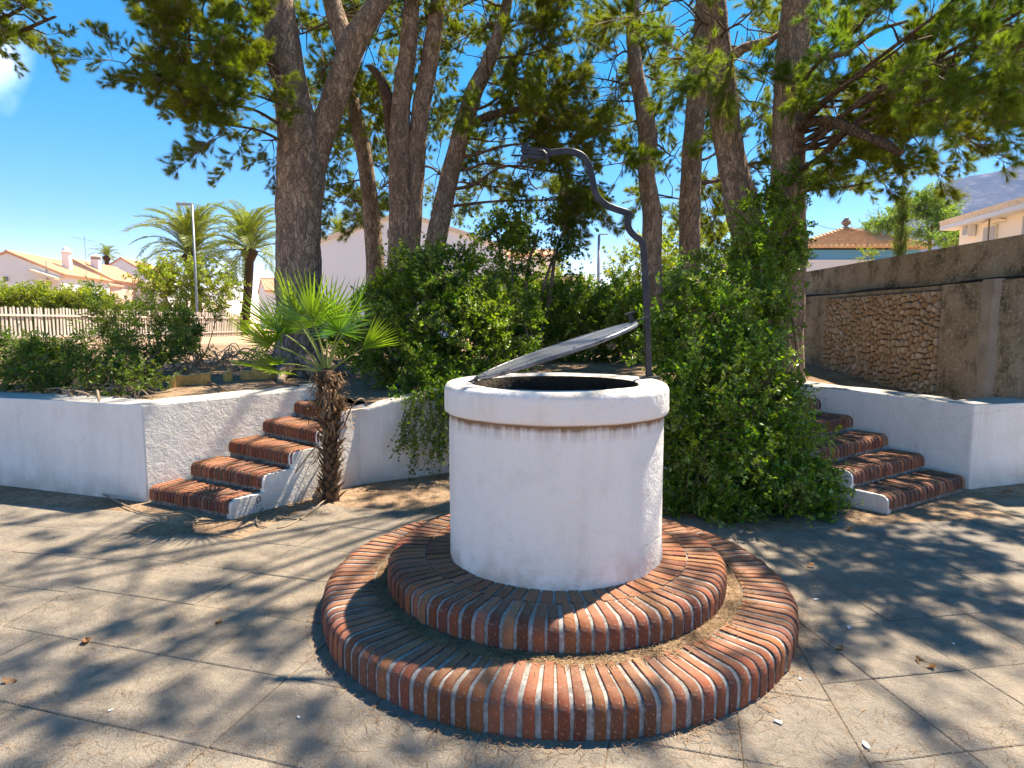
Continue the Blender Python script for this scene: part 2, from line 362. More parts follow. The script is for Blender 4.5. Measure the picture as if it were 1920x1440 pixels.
M['tile'] = m_rooftile('terracotta_tile'); M['tile2'] = m_rooftile('ochre_tile', (.52, .30, .15), (.60, .40, .23), (.34, .20, .11))
M['tilepale'] = m_rooftile('pale_tile', (.66, .52, .36), (.74, .61, .45), (.5, .38, .26))
M['glass'] = m_plain('dark_window', (.06, .065, .075), (.10, .105, .11), .8, 0, .001, .12, 0, .6)
M['frame'] = m_plain('window_frame', (.72, .66, .50), (.75, .69, .53), 3, .1)
M['shutter'] = m_plain('grey_shutter', (.38, .37, .36), (.42, .41, .40), 3, .1)
M['picket'] = m_plain('weathered_picket', (.66, .58, .50), (.54, .46, .39), 5, .3, .004)
M['galv'] = m_plain('galvanised_steel', (.28, .29, .31), (.22, .23, .25), 5, .1, .002, .45, .4)
M['stake'] = m_plain('log_stake', (.66, .42, .13), (.50, .29, .09), 22, .6, .006, .85)
M['stakeend'] = m_plain('log_end', (.55, .42, .25), (.45, .33, .19), 30, .4, .004, .85)
M['dryvine'] = m_plain('dry_vine', (.26, .19, .125), (.34, .26, .18), 12, .4, .004, .9)
M['litter'] = m_leaf('dry_needles', (.30, .20, .11), (.18, .115, .065), .2, .02, .6, (1, .9, .7), .4, 6)
M['dryleaf'] = m_leaf('dry_leaf', (.30, .16, .07), (.20, .10, .05), .25, .05, .6, (1, .8, .5), .3)
M['chip'] = m_plain('white_chip', (.72, .71, .69), (.62, .61, .59), 20, .2)
M['black'] = m_plain('black_rubber', (.02, .02, .02), (.03, .03, .03), 8, .2)
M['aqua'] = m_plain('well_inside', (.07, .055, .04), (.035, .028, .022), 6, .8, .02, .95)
M['yrock'] = m_plain('yellow_rock', (.42, .29, .12), (.32, .22, .10), 9, .6, .01, .9)
M['rust'] = m_plain('rusted_pole', (.30, .22, .16), (.22, .16, .12), 9, .3)
M['whitebox'] = m_plain('white_enamel', (.78, .77, .74), (.74, .73, .70), 2, .05, .002, .4)
def m_mountain():
    t = NT('mountain_rock')
    col = t.mix(t.ramp(t.noise(.006, 7, .65), [(.4, 0.), (.62, 1.)]), (.04, .045, .045), (.10, .09, .085))
    col = t.mix(t.ramp(t.noise(.022, 6, .7), [(.52, 0.), (.68, .7)]), col, (.20, .18, .16))
    return t.fin(col, .95, t.bump(t.noise(.02, 6, .7), 1., 14), 0, .1)
M['mountain'] = m_mountain()
# ------------------------------------------------------------------ ground, garden terrain, paving
g = MB(); g.add([(-3000, -3000, -.05), (3000, -3000, -.05), (3000, 3500, -.05), (-3000, 3500, -.05)], [(0, 1, 2, 3)])
struct('ground', g, M['soil'])
bed = MB(); bed.add([(-9, -3, -.006), (9, -3, -.006), (9, 8.2, -.006), (-9, 8.2, -.006)], [(0, 1, 2, 3)])
bedo = struct('paving', bed, M['soil'])

XC, YC, R3, R2, Z1, RD, Z2, RR, ZR, ZR0 = .2346, 3.345, 1.2346, .904, .1487, .572, .273, .595, 1.188, 1.030
RI = .435
Lk = lambda k: Vector((-3.04 + .208 * k, 5.10 + .29 * k, 0)); Rk = lambda k: Vector((-2.17 + .162 * k, 4.68 + .228 * k, 0))     # left stairs, k = 0..5
RLk = lambda k: Vector((2.97 - .17 * k, 4.80 + .22 * k, 0)); RRk = lambda k: Vector((4.05 - .235 * k, 5.46 + .23 * k, 0))      # right stairs
RISE = .142

bound = [(-14, 8.87), (-3.02, 5.27), (-1.96, 6.66), Lk(5)[:2], Rk(5)[:2], (-1.26, 5.93), (-.6, 6.33), (.6, 6.74), (1.9, 6.2), RLk(5)[:2], RRk(5)[:2], (2.97, 6.95), (4.22, 5.70), (4.9, 5.93), (14, 8.78),
         (3000, 9), (3000, 3000), (-3000, 3000), (-3000, 9)]
def seg_d(p, a, b):
    ax, ay = a; bx, by = b; t = ((p[0] - ax) * (bx - ax) + (p[1] - ay) * (by - ay)) / max(1e-9, (bx - ax) ** 2 + (by - ay) ** 2)
    t = min(1, max(0, t)); return math.hypot(p[0] - ax - t * (bx - ax), p[1] - ay - t * (by - ay))
def inside(p, poly):
    c = False; n = len(poly)
    for i in range(n):
        a, b = poly[i], poly[i - 1]
        if (a[1] > p[1]) != (b[1] > p[1]) and p[0] < (b[0] - a[0]) * (p[1] - a[1]) / (b[1] - a[1]) + a[0]: c = not c
    return c
def soil_z(x, y):
    d = min(seg_d((x, y), bound[i], bound[i + 1]) for i in range(14))
    t = min(1, d / 2.2); t = t * t * (3 - 2 * t)
    if x > 2.6: z = max(.58, .65 + .06 * (min(y, 11) - 7.76))
    else: z = .755 + .135 * t + .03 * min(1, max(0, (y - 8) / 4))
    if y < 30: z += .018 * mnoise.noise(Vector((x * 1.3, y * 1.3, 0))) * min(1, d * 3) + .008 * mnoise.noise(Vector((x * 5, y * 5, 3))) * min(1, d * 3)
    return z
pts = [Vector(p) for p in bound]; nb = len(pts)
for ix in range(-34, 35):
    for iy in range(0, 36):
        x, y = ix * .36 + random.uniform(-.1, .1), 5 + iy * .36 + random.uniform(-.1, .1)
        if inside((x, y), bound) and min(seg_d((x, y), bound[i], bound[i + 1]) for i in range(14)) > .12: pts.append(Vector((x, y)))
for ix in range(-20, 21):
    for iy in range(0, 14):
        x, y = ix * 6 + random.uniform(-1, 1), 19 + iy * 6
        pts.append(Vector((x, y)))
vv, ee, ff, *_ = delaunay_2d_cdt(pts, [], [list(range(nb))], 1, 1e-5)
ter = MB(); ter.add([(p.x, p.y, soil_z(p.x, p.y) if p.y < 60 and abs(p.x) < 60 else .92) for p in vv], [tuple(f) for f in ff])
struct('garden_soil', ter, M['soil'], True)

def clip(poly, n, d):                # keep points with n.p <= d
    out = []
    for i in range(len(poly)):
        a, b = poly[i - 1], poly[i]; da = n[0] * a[0] + n[1] * a[1] - d; db = n[0] * b[0] + n[1] * b[1] - d
        if (da <= 0) != (db <= 0):
            t = da / (da - db); out.append((a[0] + t * (b[0] - a[0]), a[1] + t * (b[1] - a[1])))
        if db <= 0: out.append(b)
    return out
def inset(poly, w):
    n = len(poly); out = poly
    cx = sum(p[0] for p in poly) / n; cy = sum(p[1] for p in poly) / n
    for i in range(n):
        a, b = poly[i], poly[(i + 1) % n]; L = math.hypot(b[0] - a[0], b[1] - a[1])
        if L < 1e-6: continue
        nx, ny = (b[1] - a[1]) / L, -(b[0] - a[0]) / L
        if nx * (cx - a[0]) + ny * (cy - a[1]) > 0: nx, ny = -nx, -ny
        out = clip(out, (nx, ny), nx * a[0] + ny * a[1] - w)
        if len(out) < 3: return []
    return out
def area(p): return abs(sum(p[i - 1][0] * p[i][1] - p[i][0] * p[i - 1][1] for i in range(len(p)))) / 2
wall_lines = [((-14, 8.74), (-3.08, 5.14)), ((-3.08, 5.14), (-2.17, 4.68)), ((2.97, 4.8), (4.15, 5.55)), ((4.15, 5.55), (14, 8.6))]
# three fields of slabs, each turned its own way, split along two joints that run out from the well
jL = ((-2.53, 3.02), 6.0); jR = ((1.30, 2.55), 8.5)
def jn(j): a = math.radians(j[1]); return (math.cos(a), -math.sin(a)), math.cos(a) * j[0][0] - math.sin(a) * j[0][1]
nL, dL = jn(jL); nR, dR = jn(jR)
fields = [(-11, (0.1, 2.4), [(nL, dL)]), (-16, (-1.08, 2.08), [((-nL[0], -nL[1]), -dL), (nR, dR)]), (9, (1.60, 2.06), [((-nR[0], -nR[1]), -dR)])]
nsl = 0
for ang, org, cuts in fields:
    a = math.radians(ang); ux = (math.cos(a), math.sin(a)); uy = (-math.sin(a), math.cos(a)); w = .455
    for i in range(-22, 23):
        for j in range(-8, 12):
            off = 0
            P = [(org[0] + ux[0] * (i + di) * w + uy[0] * (j + dj) * w, org[1] + ux[1] * (i + di) * w + uy[1] * (j + dj) * w) for di, dj in ((0, 0), (1, 0), (1, 1), (0, 1))]
            for n_, d_ in cuts:
                P = clip(P, n_, d_)
                if len(P) < 3: break
            if len(P) < 3 or area(P) < .006: continue
            cx = sum(p[0] for p in P) / len(P); cy = sum(p[1] for p in P) / len(P)
            if cy < 1.15 or cy > 6.2 or abs(cx) > .86 * cy + 2.3: continue
            if all(math.hypot(p[0] - XC, p[1] - YC) < R3 - .02 for p in P): continue
            if min(seg_d((cx, cy), *s) for s in wall_lines) < .33: continue
            if any((cx - b[0]) * (b2[1] - b[1]) - (cy - b[1]) * (b2[0] - b[0]) < 0 for b, b2 in [wall_lines[0]] if cx < -3) or (cx > 4 and cy > 5.5 + (cx - 4.15) * .31) : continue
            if -2.3 < cx < 3.0 and cy > 4.72 + .12 * math.sin(cx * 3): continue
            P = inset(P, random.uniform(.0012, .0026))
            if len(P) < 3: continue
            n = len(P); lo = inset(P, .004)
            mb = MB(); dz = random.uniform(-.002, .0015)
            tl = (random.uniform(-.004, .004), random.uniform(-.004, .004))
            Z = lambda p, z: z + dz + (p[0] - cx) * tl[0] + (p[1] - cy) * tl[1]
            if len(lo) == n:
                # same order is kept by the successive clips
                k0 = min(range(n), key=lambda k: math.hypot(lo[k][0] - P[0][0], lo[k][1] - P[0][1])); lo = lo[k0:] + lo[:k0]
                mb.add([(p[0], p[1], -.03) for p in P] + [(p[0], p[1], Z(p, -.003)) for p in P] + [(p[0], p[1], Z(p, 0)) for p in lo],
                       [(k, (k + 1) % n, n + (k + 1) % n, n + k) for k in range(n)] + [(n + k, n + (k + 1) % n, 2 * n + (k + 1) % n, 2 * n + k) for k in range(n)] + [tuple(range(2 * n, 3 * n))])
            else:
                mb.prism(P, -.03, [Z(p, 0) for p in P])
            obj('slab', mb, M['paver'], bedo); nsl += 1
print('slabs', nsl)

# ------------------------------------------------------------------ white garden walls
def wall(name, label, path, th, top, mat, z0=-.05, bev=.018):
    """path: front-face points (x, y) left to right as seen from the plaza; the body lies behind it."""
    P2, T2 = [], []; rw_ = random.Random(len(label))
    for i in range(len(path) - 1):
        a, b = Vector(path[i]), Vector(path[i + 1]); m = max(1, int((b - a).length / .3)) if (b - a).length < 4 else 12
        for k in range(m):
            f = k / m; q = a.lerp(b, f); nn = Vector((-(b - a).y, (b - a).x)).normalized() * (rw_.uniform(-.006, .006) if k else 0)
            P2.append(tuple(q + nn)); T2.append(top[i] + (top[i + 1] - top[i]) * f + (rw_.uniform(-.008, .006) if k else 0))
    path = P2 + [path[-1]]; top = T2 + [top[-1]]
    n = len(path); back = []
    for i in range(n):
        d = Vector((0, 0))
        if i > 0: d += (Vector(path[i]) - Vector(path[i - 1])).normalized()
        if i < n - 1: d += (Vector(path[i + 1]) - Vector(path[i])).normalized()
        d.normalize(); nrm = Vector((-d.y, d.x)); back.append(Vector(path[i]) + nrm * th)
    poly = [tuple(p) for p in path] + [tuple(b) for b in reversed(back)]
    zt = list(top) + list(reversed(top))
    mb = MB(); mb.prism(poly, z0, zt); me = bevel_mesh(mb.mesh(name, [mat, M['coping']]), bev, 2)
    me.polygons.foreach_set('material_index', [1 if p.normal.z > .9 else 0 for p in me.polygons])
    me.polygons.foreach_set('use_smooth', [False] * len(me.polygons))
    o = link(name, me); return tag(o, label, 'wall')
wall('garden_wall', 'low white plastered wall left of the left brick stairs, streaked with light', [(-14, 8.74), (-3.08, 5.14), (-1.84, 6.75)], .38, [.82, .82, .835], M['stucco'])
wall('garden_wall', 'low white retaining wall between the left brick stairs and the well', [(-1.545, 5.645), (-1.33, 5.775), (-.65, 6.18), (.6, 6.62), (1.9, 6.05), (2.27, 5.78)], .16, [.70, .71, .86, .86, .86, .80], M['stucco'])
rw = wall('garden_wall', 'low white plastered wall right of the right brick stairs, with pale coping', [(2.90, 6.95), (4.15, 5.55), (14, 8.62)], .42, [.85, .765, .765], M['stucco'])

# ------------------------------------------------------------------ bricks
def brick_mesh(name, w, L, h, rr, taper=1.0, b=.0032, arc=5):
    prof = [(L, -.03), (L, 0), (rr, 0)] + [(rr - rr * math.sin(t), -rr + rr * math.cos(t)) for t in np.linspace(0, PI / 2, arc + 1)[1:]] + [(0, -h)]
    mb = MB(); n = len(prof); vs = []
    for sx, ins in ((-1, b), (-1, 0), (1, 0), (1, b)):
        for y, z in prof:
            wx = w / 2 - (0 if ins else b); wx *= 1 + (taper - 1) * y / max(L, .01)
            yy = min(max(y, ins), L - ins); zz = min(z, -ins) if ins else z
            if ins and 0 < y < rr: yy = y + ins * .7; zz = z - ins * .7
            vs.append((sx * wx, yy, zz + random.uniform(-.0009, .0009)))
    mb.add(vs, [(k * n + i, k * n + i + 1, (k + 1) * n + i + 1, (k + 1) * n + i) for k in range(3) for i in range(n - 1)])
    me = mb.mesh(name, M['brick']); me.polygons.foreach_set('use_smooth', [(n - 1) <= q < 2 * (n - 1) and (q - (n - 1)) >= 2 and (q - (n - 1)) < 2 + arc for q in range(3 * (n - 1))]); return me
def stairs(name, label, Lf, Rf, nb, side, treads=5, extra=0):
    st = thing(name, label, 'stairs', (0, 0, 0))
    hh = .108
    core = MB()
    for k in range(treads):
        a, b_ = Lf(k), Rf(k); c, d = Rf(k + 1), Lf(k + 1); up = ((c - b_) + (d - a)).normalized()
        a2, b2 = a + up * .022, b_ + up * .022; c2 = Rf(treads) + up * .05; d2 = Lf(treads) + up * .05
        core.prism([tuple(a2[:2]), tuple(b2[:2]), tuple(c2[:2]), tuple(d2[:2])], -.05 - .001 * k, RISE * (k + 1) - .012)
    obj('step_core', core, M['dirtmortar'], st)
    # white plastered cheek with the stepped, round-nosed outline of the treads
    F = Rf if side > 0 else Lf; n2 = ((Rf(0) - Lf(0)).normalized()) * side
    up = (F(5) - F(0)); ln = up.length; up.normalize()
    pr = [(0 + .004, -.05)]; tr = ln / 5
    for k in range(treads):
        y0, z1 = k * tr, RISE * (k + 1) - .004; r_ = .055
        pr.append((y0 + .004, z1 - .11 if k else .0)); 
        for t in np.linspace(0, PI / 2, 5): pr.append((y0 + .004 + r_ - r_ * math.cos(t), z1 - r_ + r_ * math.sin(t)))
        if k < treads - 1: pr.append(((k + 1) * tr + .016, z1)); pr.append(((k + 1) * tr + .016, z1 + RISE - .112))
    pr += [(ln + .12, RISE * treads - .004), (ln + .12, -.05)]
    ck = MB(); m = len(pr); base = F(0)
    fr = [base + up * y + Vector((0, 0, z)) + n2 * .012 for y, z in pr]; bk = [p - n2 * .05 for p in fr]
    ck.add(fr + bk, [tuple(range(m)), tuple(range(2 * m - 1, m - 1, -1))] + [(i, i + m, (i + 1) % m + m, (i + 1) % m) for i in range(m)])
    obj('cheek', ck, M['stucco'], st)
    wd = (Rf(0) - Lf(0)).length - .015; pit = wd / nb
    variants = [brick_mesh('stair_brick', pit * .80, .30, hh, .058) for _ in range(3)]
    mort = MB()
    for k in range(treads):
        a, b_ = Lf(k), Rf(k); x = (b_ - a).normalized(); y = Vector((-x.y, x.x, 0)); z1 = RISE * (k + 1)
        for i in range(nb):
            p = a + x * (pit * (i + .5) + .004) + y * random.uniform(-.004, .002); p.z = z1 + random.uniform(-.003, .002)
            Mx = Matrix.Translation(p) @ Matrix(((x.x, y.x, 0, 0), (x.y, y.y, 0, 0), (0, 0, 1, 0), (0, 0, 0, 1))) @ Euler((random.uniform(-.02, .02), random.uniform(-.02, .02), random.uniform(-.015, .015))).to_matrix().to_4x4()
            link('brick', random.choice(variants), st, Mx)
        # mortar body a hair below the brick faces
        prof = [(.30, 0), (.058, 0)] + [(.058 - .058 * math.sin(t), -.058 + .058 * math.cos(t)) for t in np.linspace(0, PI / 2, 5)[1:]] + [(0, -hh), (.05, -hh)]
        A = a + y * .008; B = b_ + y * .008; A.z = B.z = z1 - .008
        vs = [A + y * q + Vector((0, 0, w)) for q, w in prof] + [B + y * q + Vector((0, 0, w)) for q, w in prof]; m = len(prof)
        mort.add(vs, [(i, i + 1, m + i + 1, m + i) for i in range(m - 1)])
    obj('mortar', mort, M['mortar'], st, True)
    return st
ls = stairs('brick_stairs', 'five red brick steps with rounded noses beside the small fan palm, left', Lk, Rk, 24, 1)
rs = stairs('brick_stairs', 'red brick steps half hidden by the leafy hedge, right of the well', RLk, RRk, 19, -1)

# ------------------------------------------------------------------ the well
well = thing('stone_well', 'white plastered round well on two round brick steps, with iron lid and dragon arm', 'well', (XC, YC, 0))
mb = MB(); mb.lathe([(RD + .004, Z2 - .01), (RD + .001, Z2 + .1), (RD, .6), (RD - .001, .9), (RD - .002, ZR0 + .01)], 128, wob=.008)
obj('drum', mb, M['well'], well, True)
mb = MB(); rp = [(RD - .01, ZR0 - .004), (RR - .016, ZR0), (RR - .003, ZR0 + .012), (RR, ZR0 + .03), (RR, ZR - .038)]
rp += [(RR - .034 + .034 * math.cos(t), ZR - .034 + .034 * math.sin(t)) for t in np.linspace(.15, PI / 2, 6)]
rp += [(RI + .03, ZR - .002), (RI + .008, ZR - .010)]
mb.lathe(rp, 160, wob=.008); obj('rim', mb, M['well'], well, True)
mb = MB(); mb.lathe([(RI + .009, ZR - .010), (RI + .002, ZR - .02), (RI, ZR - .088), (RI - .01, .8), (RI + .01, .3), (RI, -.045), (0.001, -.045)], 48, wob=.02); obj('shaft', mb, M['aqua'], well, True)
def ring(R_, L, h, rr, z, n, w, mortar_back, lab):
    stp = MB(); pf = [(mortar_back, z - .016), (R_ - L - .002, z - .016), (R_ - L, z - .0055), (R_ - rr, z - .0055)]
    pf += [(R_ - rr + (rr - .006) * math.sin(t), z - rr + (rr - .006) * math.cos(t)) for t in np.linspace(0, PI / 2, 6)[1:]] + [(R_ - .006, z - h - .03)]
    stp.lathe(pf[::-1], 128); s = obj('step', stp, M['mortar'], well, True)
    vs = [brick_mesh('ring_brick', w * f, L, h, rr, (R_ - L) / R_) for f in (.96, 1.0, 1.03, .99)]
    for i in range(n):
        a = 2 * PI * (i + random.uniform(-.06, .06)) / n; e = Vector((math.cos(a), math.sin(a), 0)); p = e * (R_ + random.uniform(-.003, .004)); p.z = z + random.uniform(-.002, .0025)
        Mx = Matrix.Translation(p) @ Matrix.Rotation(a + PI / 2, 4, 'Z') @ Euler((random.uniform(-.012, .012), random.uniform(-.02, .02), random.uniform(-.02, .02))).to_matrix().to_4x4()
        link('brick', random.choice(vs), s, Mx @ Matrix.Diagonal((random.uniform(.93, 1.05), 1, 1, 1)))
    return s
ring(R3, .255, Z1 + .02, .060, Z1, 121, .047, R2 - .12, 'lower')
dl = MB(); dl.lathe([(R3 - .262, Z1 - .009), (R2 - .03, Z1 - .004)], 128); sdl = obj('litter_bed', dl, M['soil'], well, True)
ring(R2, .195, .145, .058, Z2, 88, .049, RD - .05, 'upper')
# flat course round the foot of the drum
fl = MB(); fl.lathe([(.712, Z2 - .03), (.712, Z2 - .008), (RD - .03, Z2 - .008)], 96); s3 = obj('inner_course', fl, M['mortar'], well, True)
v3 = [brick_mesh('flat_brick', .058 * f, .135, .02, .006, .82, .003, 2) for f in (.97, 1, 1.03)]
for i in range(62):
    a = 2 * PI * (i + .3) / 62; p = Vector((math.cos(a), math.sin(a), 0)) * .704; p.z = Z2 - .001 + random.uniform(-.002, .002)
    link('brick', random.choice(v3), s3, Matrix.Translation(p) @ Matrix.Rotation(a + PI / 2, 4, 'Z'))
# lid: iron disc hinged at the left, propped open to the right
LR = .445; tilt = math.radians(19.0); hinge = Vector((-RI + .022, -.02, ZR + .012))
lidM = Matrix.Translation(hinge) @ Matrix.Rotation(-tilt, 4, 'Y')
mb = MB(); mb.lathe([(.001, .0), (LR - .004, 0), (LR, .004), (LR, .014), (LR - .004, .018), (LR - .02, .018), (LR - .022, .016), (.001, .016)], 72, c=(LR, 0))
for yy in ():
    hl = math.sqrt(LR ** 2 - yy ** 2) - .03; mb.box((LR, yy, .027), (2 * hl, .018, .006))
for k in range(22):
    a = 2 * PI * k / 22; mb.lathe([(.007, .018), (.006, .022), (.001, .023)], 6, c=(LR + (LR - .034) * math.cos(a), (LR - .032) * math.sin(a)))
lid = obj('lid', mb, M['lid'], well, False, lidM)
mb = MB(); mb.box((2 * LR - .02, 0, .042), (.022, .014, .05)); mb.box((2 * LR - .02, 0, .070), (.05, .05, .008)); mb.box((2 * LR + .03, .0, .02), (.09, .018, .008)); obj('handle', mb, M['iron'], lid)
mb = MB(); mb.tube([(-.012, -.07, .006), (-.012, .07, .006)], .011, 8); mb.box((-.055, 0, 0.002), (.09, .05, .008)); obj('hinge', mb, M['iron'], lid)
# arm: one flat iron bar bent into a dragon's neck
YA = 3.52
def wp(u, v): return at(u, v, YA) - Vector((XC, YC, 0))
bar = [(1217, 720), (1216, 690), (1214, 620), (1211, 540), (1208, 490), (1206, 462), (1200, 449), (1190, 442), (1181, 432), (1177, 420), (1178, 410), (1182.5, 403), (1176, 399), (1160, 394), (1140, 386), (1124, 374), (1116, 360), (1112, 343), (1108, 324), (1102, 306), (1092, 293), (1078, 286), (1062, 283.5), (1044, 285), (1026, 288)]
bw = Vector((0, 1, 0)).cross(Vector((0, 0, 1)))
pl = [wp(*q) for q in bar]; pl = smooth_path(pl[:12], 3)[:-1] + smooth_path(pl[11:], 3); fl_, n = [], len(pl); hw, hd = .0172, .010
mb = MB(); vs = []
for i, p in enumerate(pl):
    t = (pl[min(i + 1, n - 1)] - pl[max(i - 1, 0)]); t.y = 0; t.normalize(); nr = Vector((-t.z, 0, t.x)); h_ = hw
    for a_, b__ in ((-1, -1), (1, -1), (1, 1), (-1, 1)): vs.append(p + nr * h_ * a_ + Vector((0, hd * b__, 0)))
mb.add(vs, [(i * 4 + k, i * 4 + (k + 1) % 4, i * 4 + 4 + (k + 1) % 4, i * 4 + 4 + k) for i in range(n - 1) for k in range(4)] + [(3, 2, 1, 0), tuple(range(4 * n - 4, 4 * n))])
arm = link('hoist_arm', bevel_mesh(mb.mesh('hoist_arm', M['iron']), .003), well)
# head: the upper jaw curls up, the lower jaw flares, a tongue between, ear and beard behind
mb = MB()
def plate(poly, d, mi=0):
    P = [wp(*q) for q in poly]; m = len(P); mb.add([p + Vector((0, -d, 0)) for p in P] + [p + Vector((0, d, 0)) for p in P], [tuple(range(m)), tuple(range(2 * m - 1, m - 1, -1))] + [(i, i + m, (i + 1) % m + m, (i + 1) % m) for i in range(m)])
plate([(1032, 279.5), (1020, 278), (1004, 278), (996, 277), (990, 274.5), (991, 270), (988, 268.5), (982, 271), (977, 277), (977, 284), (980, 288.5), (992, 289.5), (1010, 291.5), (1030, 294)], .017)
plate([(1030, 294.3), (1008, 292.3), (990, 290), (979, 292), (975, 297), (978.5, 306), (983, 300), (990, 296), (1004, 298), (1022, 298)], .013)
plate([(957.5, 291.5), (960, 290), (978, 290.2), (984, 292.2), (976, 293.2), (960, 293)], .006)
mb.tube([wp(1008, 284) + Vector((0, -.02, .0)), wp(1018, 285) + Vector((0, -.026, 0)), wp(1023, 291) + Vector((0, -.026, 0)), wp(1025, 300) + Vector((0, -.024, 0)), wp(1027, 308) + Vector((0, -.02, 0))], [.004, .007, .009, .009, .007], 6)
c0 = wp(988, 282) + Vector((0, -.017, 0)); mb.tube([c0, c0 + Vector((0, -.008, 0))], [.010, .006], 8)
obj('dragon_head', mb, M['iron'], arm)
mb = MB(); mb.tube(smooth_path([wp(*q) for q in ((1018, 296), (1006, 299), (995, 306), (990, 316), (990, 328), (993, 340), (1000, 349), (1008, 355))], 4), .0045, 6); obj('beard', mb, M['iron'], arm, True)
mb = MB(); c_ = wp(1217, 718); mb.box((c_.x, c_.y, ZR + .004), (.10, .075, .014)); obj('foot_plate', mb, M['iron'], arm)

# ------------------------------------------------------------------ rubble and concrete boundary wall, right
WX = 4.95
bw_ = thing('boundary_wall', 'tall old mossy concrete wall with a rubble stone panel, on the right', 'wall', (WX, 0, 0))
def lx(mb, x0, x1, y0, y1, z0, z1): mb.prism([(x0, y0), (x1, y0), (x1, y1), (x0, y1)], z0, z1)
mb = MB(); lx(mb, .10, .38, 5.97, 12.6, 1.90, 2.37); obj('upper_band', mb, M['concrete'], bw_)
mb = MB(); lx(mb, 0, .38, 5.97, 7.25, .2, 1.93); lx(mb, 0, .38, 9.93, 12.6, .2, 1.93); lx(mb, .02, .38, 7.25, 9.93, 1.885, 1.927); obj('lower_band', mb, M['concrete'], bw_)
mb = MB(); lx(mb, .022, .38, 7.252, 9.928, .2, 1.882); obj('panel_mortar', mb, M['stonemortar'], bw_)
mb = MB()
for k_ in range(9):
    a_ = .62 + k_ * .147; mb.prism([(-.04 - .012 * random.random(), 6.42 + random.uniform(-.03, .03)), (.02, 6.36), (.02, 6.66), (-.04 - .012 * random.random(), 6.58 + random.uniform(-.03, .03))], a_, a_ + .149 if k_ < 8 else 1.945)
obj('pilaster', mb, M['pale'], bw_)
# stones: relaxed random cells, each one a rounded block set proud of the mortar
def stone_field(y0, y1, z0, z1, n, parent, keep=292):
    small = MB(); made = []
    rr = random.Random(11); best = []
    for _ in range(n):       # best-candidate sampling, uneven sizes
        c = max(((rr.uniform(y0, y1), rr.uniform(z0, z1)) for _ in range(14)), key=lambda p: min([math.hypot((p[0] - q[0]) * .8, p[1] - q[1]) for q in best] + [9]) * rr.uniform(.3, 1))
        best.append(c)
    for i, c in enumerate(best):
        P = [(y0, z0), (y1, z0), (y1, z1), (y0, z1)]
        for j, q in enumerate(best):
            if i == j or abs(q[0] - c[0]) > .4 or abs(q[1] - c[1]) > .4: continue
            d = (q[0] - c[0], q[1] - c[1]); m_ = ((q[0] + c[0]) / 2, (q[1] + c[1]) / 2)
            P = clip(P, d, d[0] * m_[0] + d[1] * m_[1])
            if len(P) < 3: break
        if len(P) < 3: continue
        P = inset(P, rr.uniform(.005, .014))
        if len(P) < 3 or area(P) < .0003: continue
        # round the corners once
        Q = []
        for k in range(len(P)):
            a, b = Vector(P[k]), Vector(P[(k + 1) % len(P)]); Q += [a.lerp(b, .12), a.lerp(b, .88)]
        m = len(Q); cc = sum(Q, Vector((0, 0))) / m; pr = rr.uniform(.0, .016); mb = MB()
        tx, ty = rr.uniform(-.06, .06), rr.uniform(-.06, .06)
        X = lambda q, x: x + (q.x - cc.x) * tx + (q.y - cc.y) * ty
        mb.add([(.07, q.x, q.y) for q in Q] + [(X(q, .012 - pr * .5), q.x, q.y) for q in Q] + [(X(q, -.012 - pr), cc.x + (q.x - cc.x) * .84, cc.y + (q.y - cc.y) * .84) for q in Q],
               [(k, k + m, (k + 1) % m + m, (k + 1) % m) for k in range(m)] + [(k + m, k + 2 * m, (k + 1) % m + 2 * m, (k + 1) % m + m) for k in range(m)] + [tuple(range(3 * m - 1, 2 * m - 1, -1))])
        made.append((area(P), mb))
    made.sort(key=lambda q: -q[0])
    for a_, mb in made[:keep]: obj('stone', mb, M['stone'], parent, False)
    for a_, mb in made[keep:]: small.add(mb.v, mb.f)
    tag(obj('small_stones', small, M['stone'], parent), kind='stuff')
stone_field(7.27, 9.91, .58, 1.875, 520, bw_)
mb = MB(); mb.tube(smooth_path([(WX + .05 + .02 * math.sin(y * 2), y, 1.945 + .012 * math.sin(y * 3.1)) for y in np.arange(6.0, 12.5, .45)], 3), .013, 6)
tag(obj('black_cable', mb, M['black'], None, True), 'thin black cable lying along the ledge of the mossy concrete wall', 'cable')
mb = MB(); mb.prism([(-.6, 12.6), (5.3, 12.6), (5.3, 12.9), (-.6, 12.9)], .4, 2.14)
tag(obj('back_wall', mb, M['concrete']), 'low brown concrete wall far behind the well, mostly covered by the hedge', 'wall')
# ------------------------------------------------------------------ foliage meshes
def mesh_np(name, V, F, mats, mi=None, smooth=False):
    V = np.asarray(V, np.float32); n = len(F); me = bpy.data.meshes.new(name)
    sizes = np.array([len(f) for f in F], np.int32) if not isinstance(F, np.ndarray) else np.full(n, F.shape[1], np.int32)
    idx = F.reshape(-1) if isinstance(F, np.ndarray) else np.concatenate([np.asarray(f) for f in F])
    me.vertices.add(len(V)); me.vertices.foreach_set('co', V.reshape(-1))
    me.loops.add(len(idx)); me.loops.foreach_set('vertex_index', idx.astype(np.int32))
    me.polygons.add(n); me.polygons.foreach_set('loop_start', np.concatenate([[0], np.cumsum(sizes)[:-1]]).astype(np.int32)); me.polygons.foreach_set('loop_total', sizes)
    for m in mats: me.materials.append(m)
    if mi is not None: me.polygons.foreach_set('material_index', np.asarray(mi, np.int32))
    if smooth: me.polygons.foreach_set('use_smooth', np.ones(n, bool))
    me.update(calc_edges=True); return me
def unit(a): return a / np.maximum(1e-9, np.linalg.norm(a, axis=-1, keepdims=True))
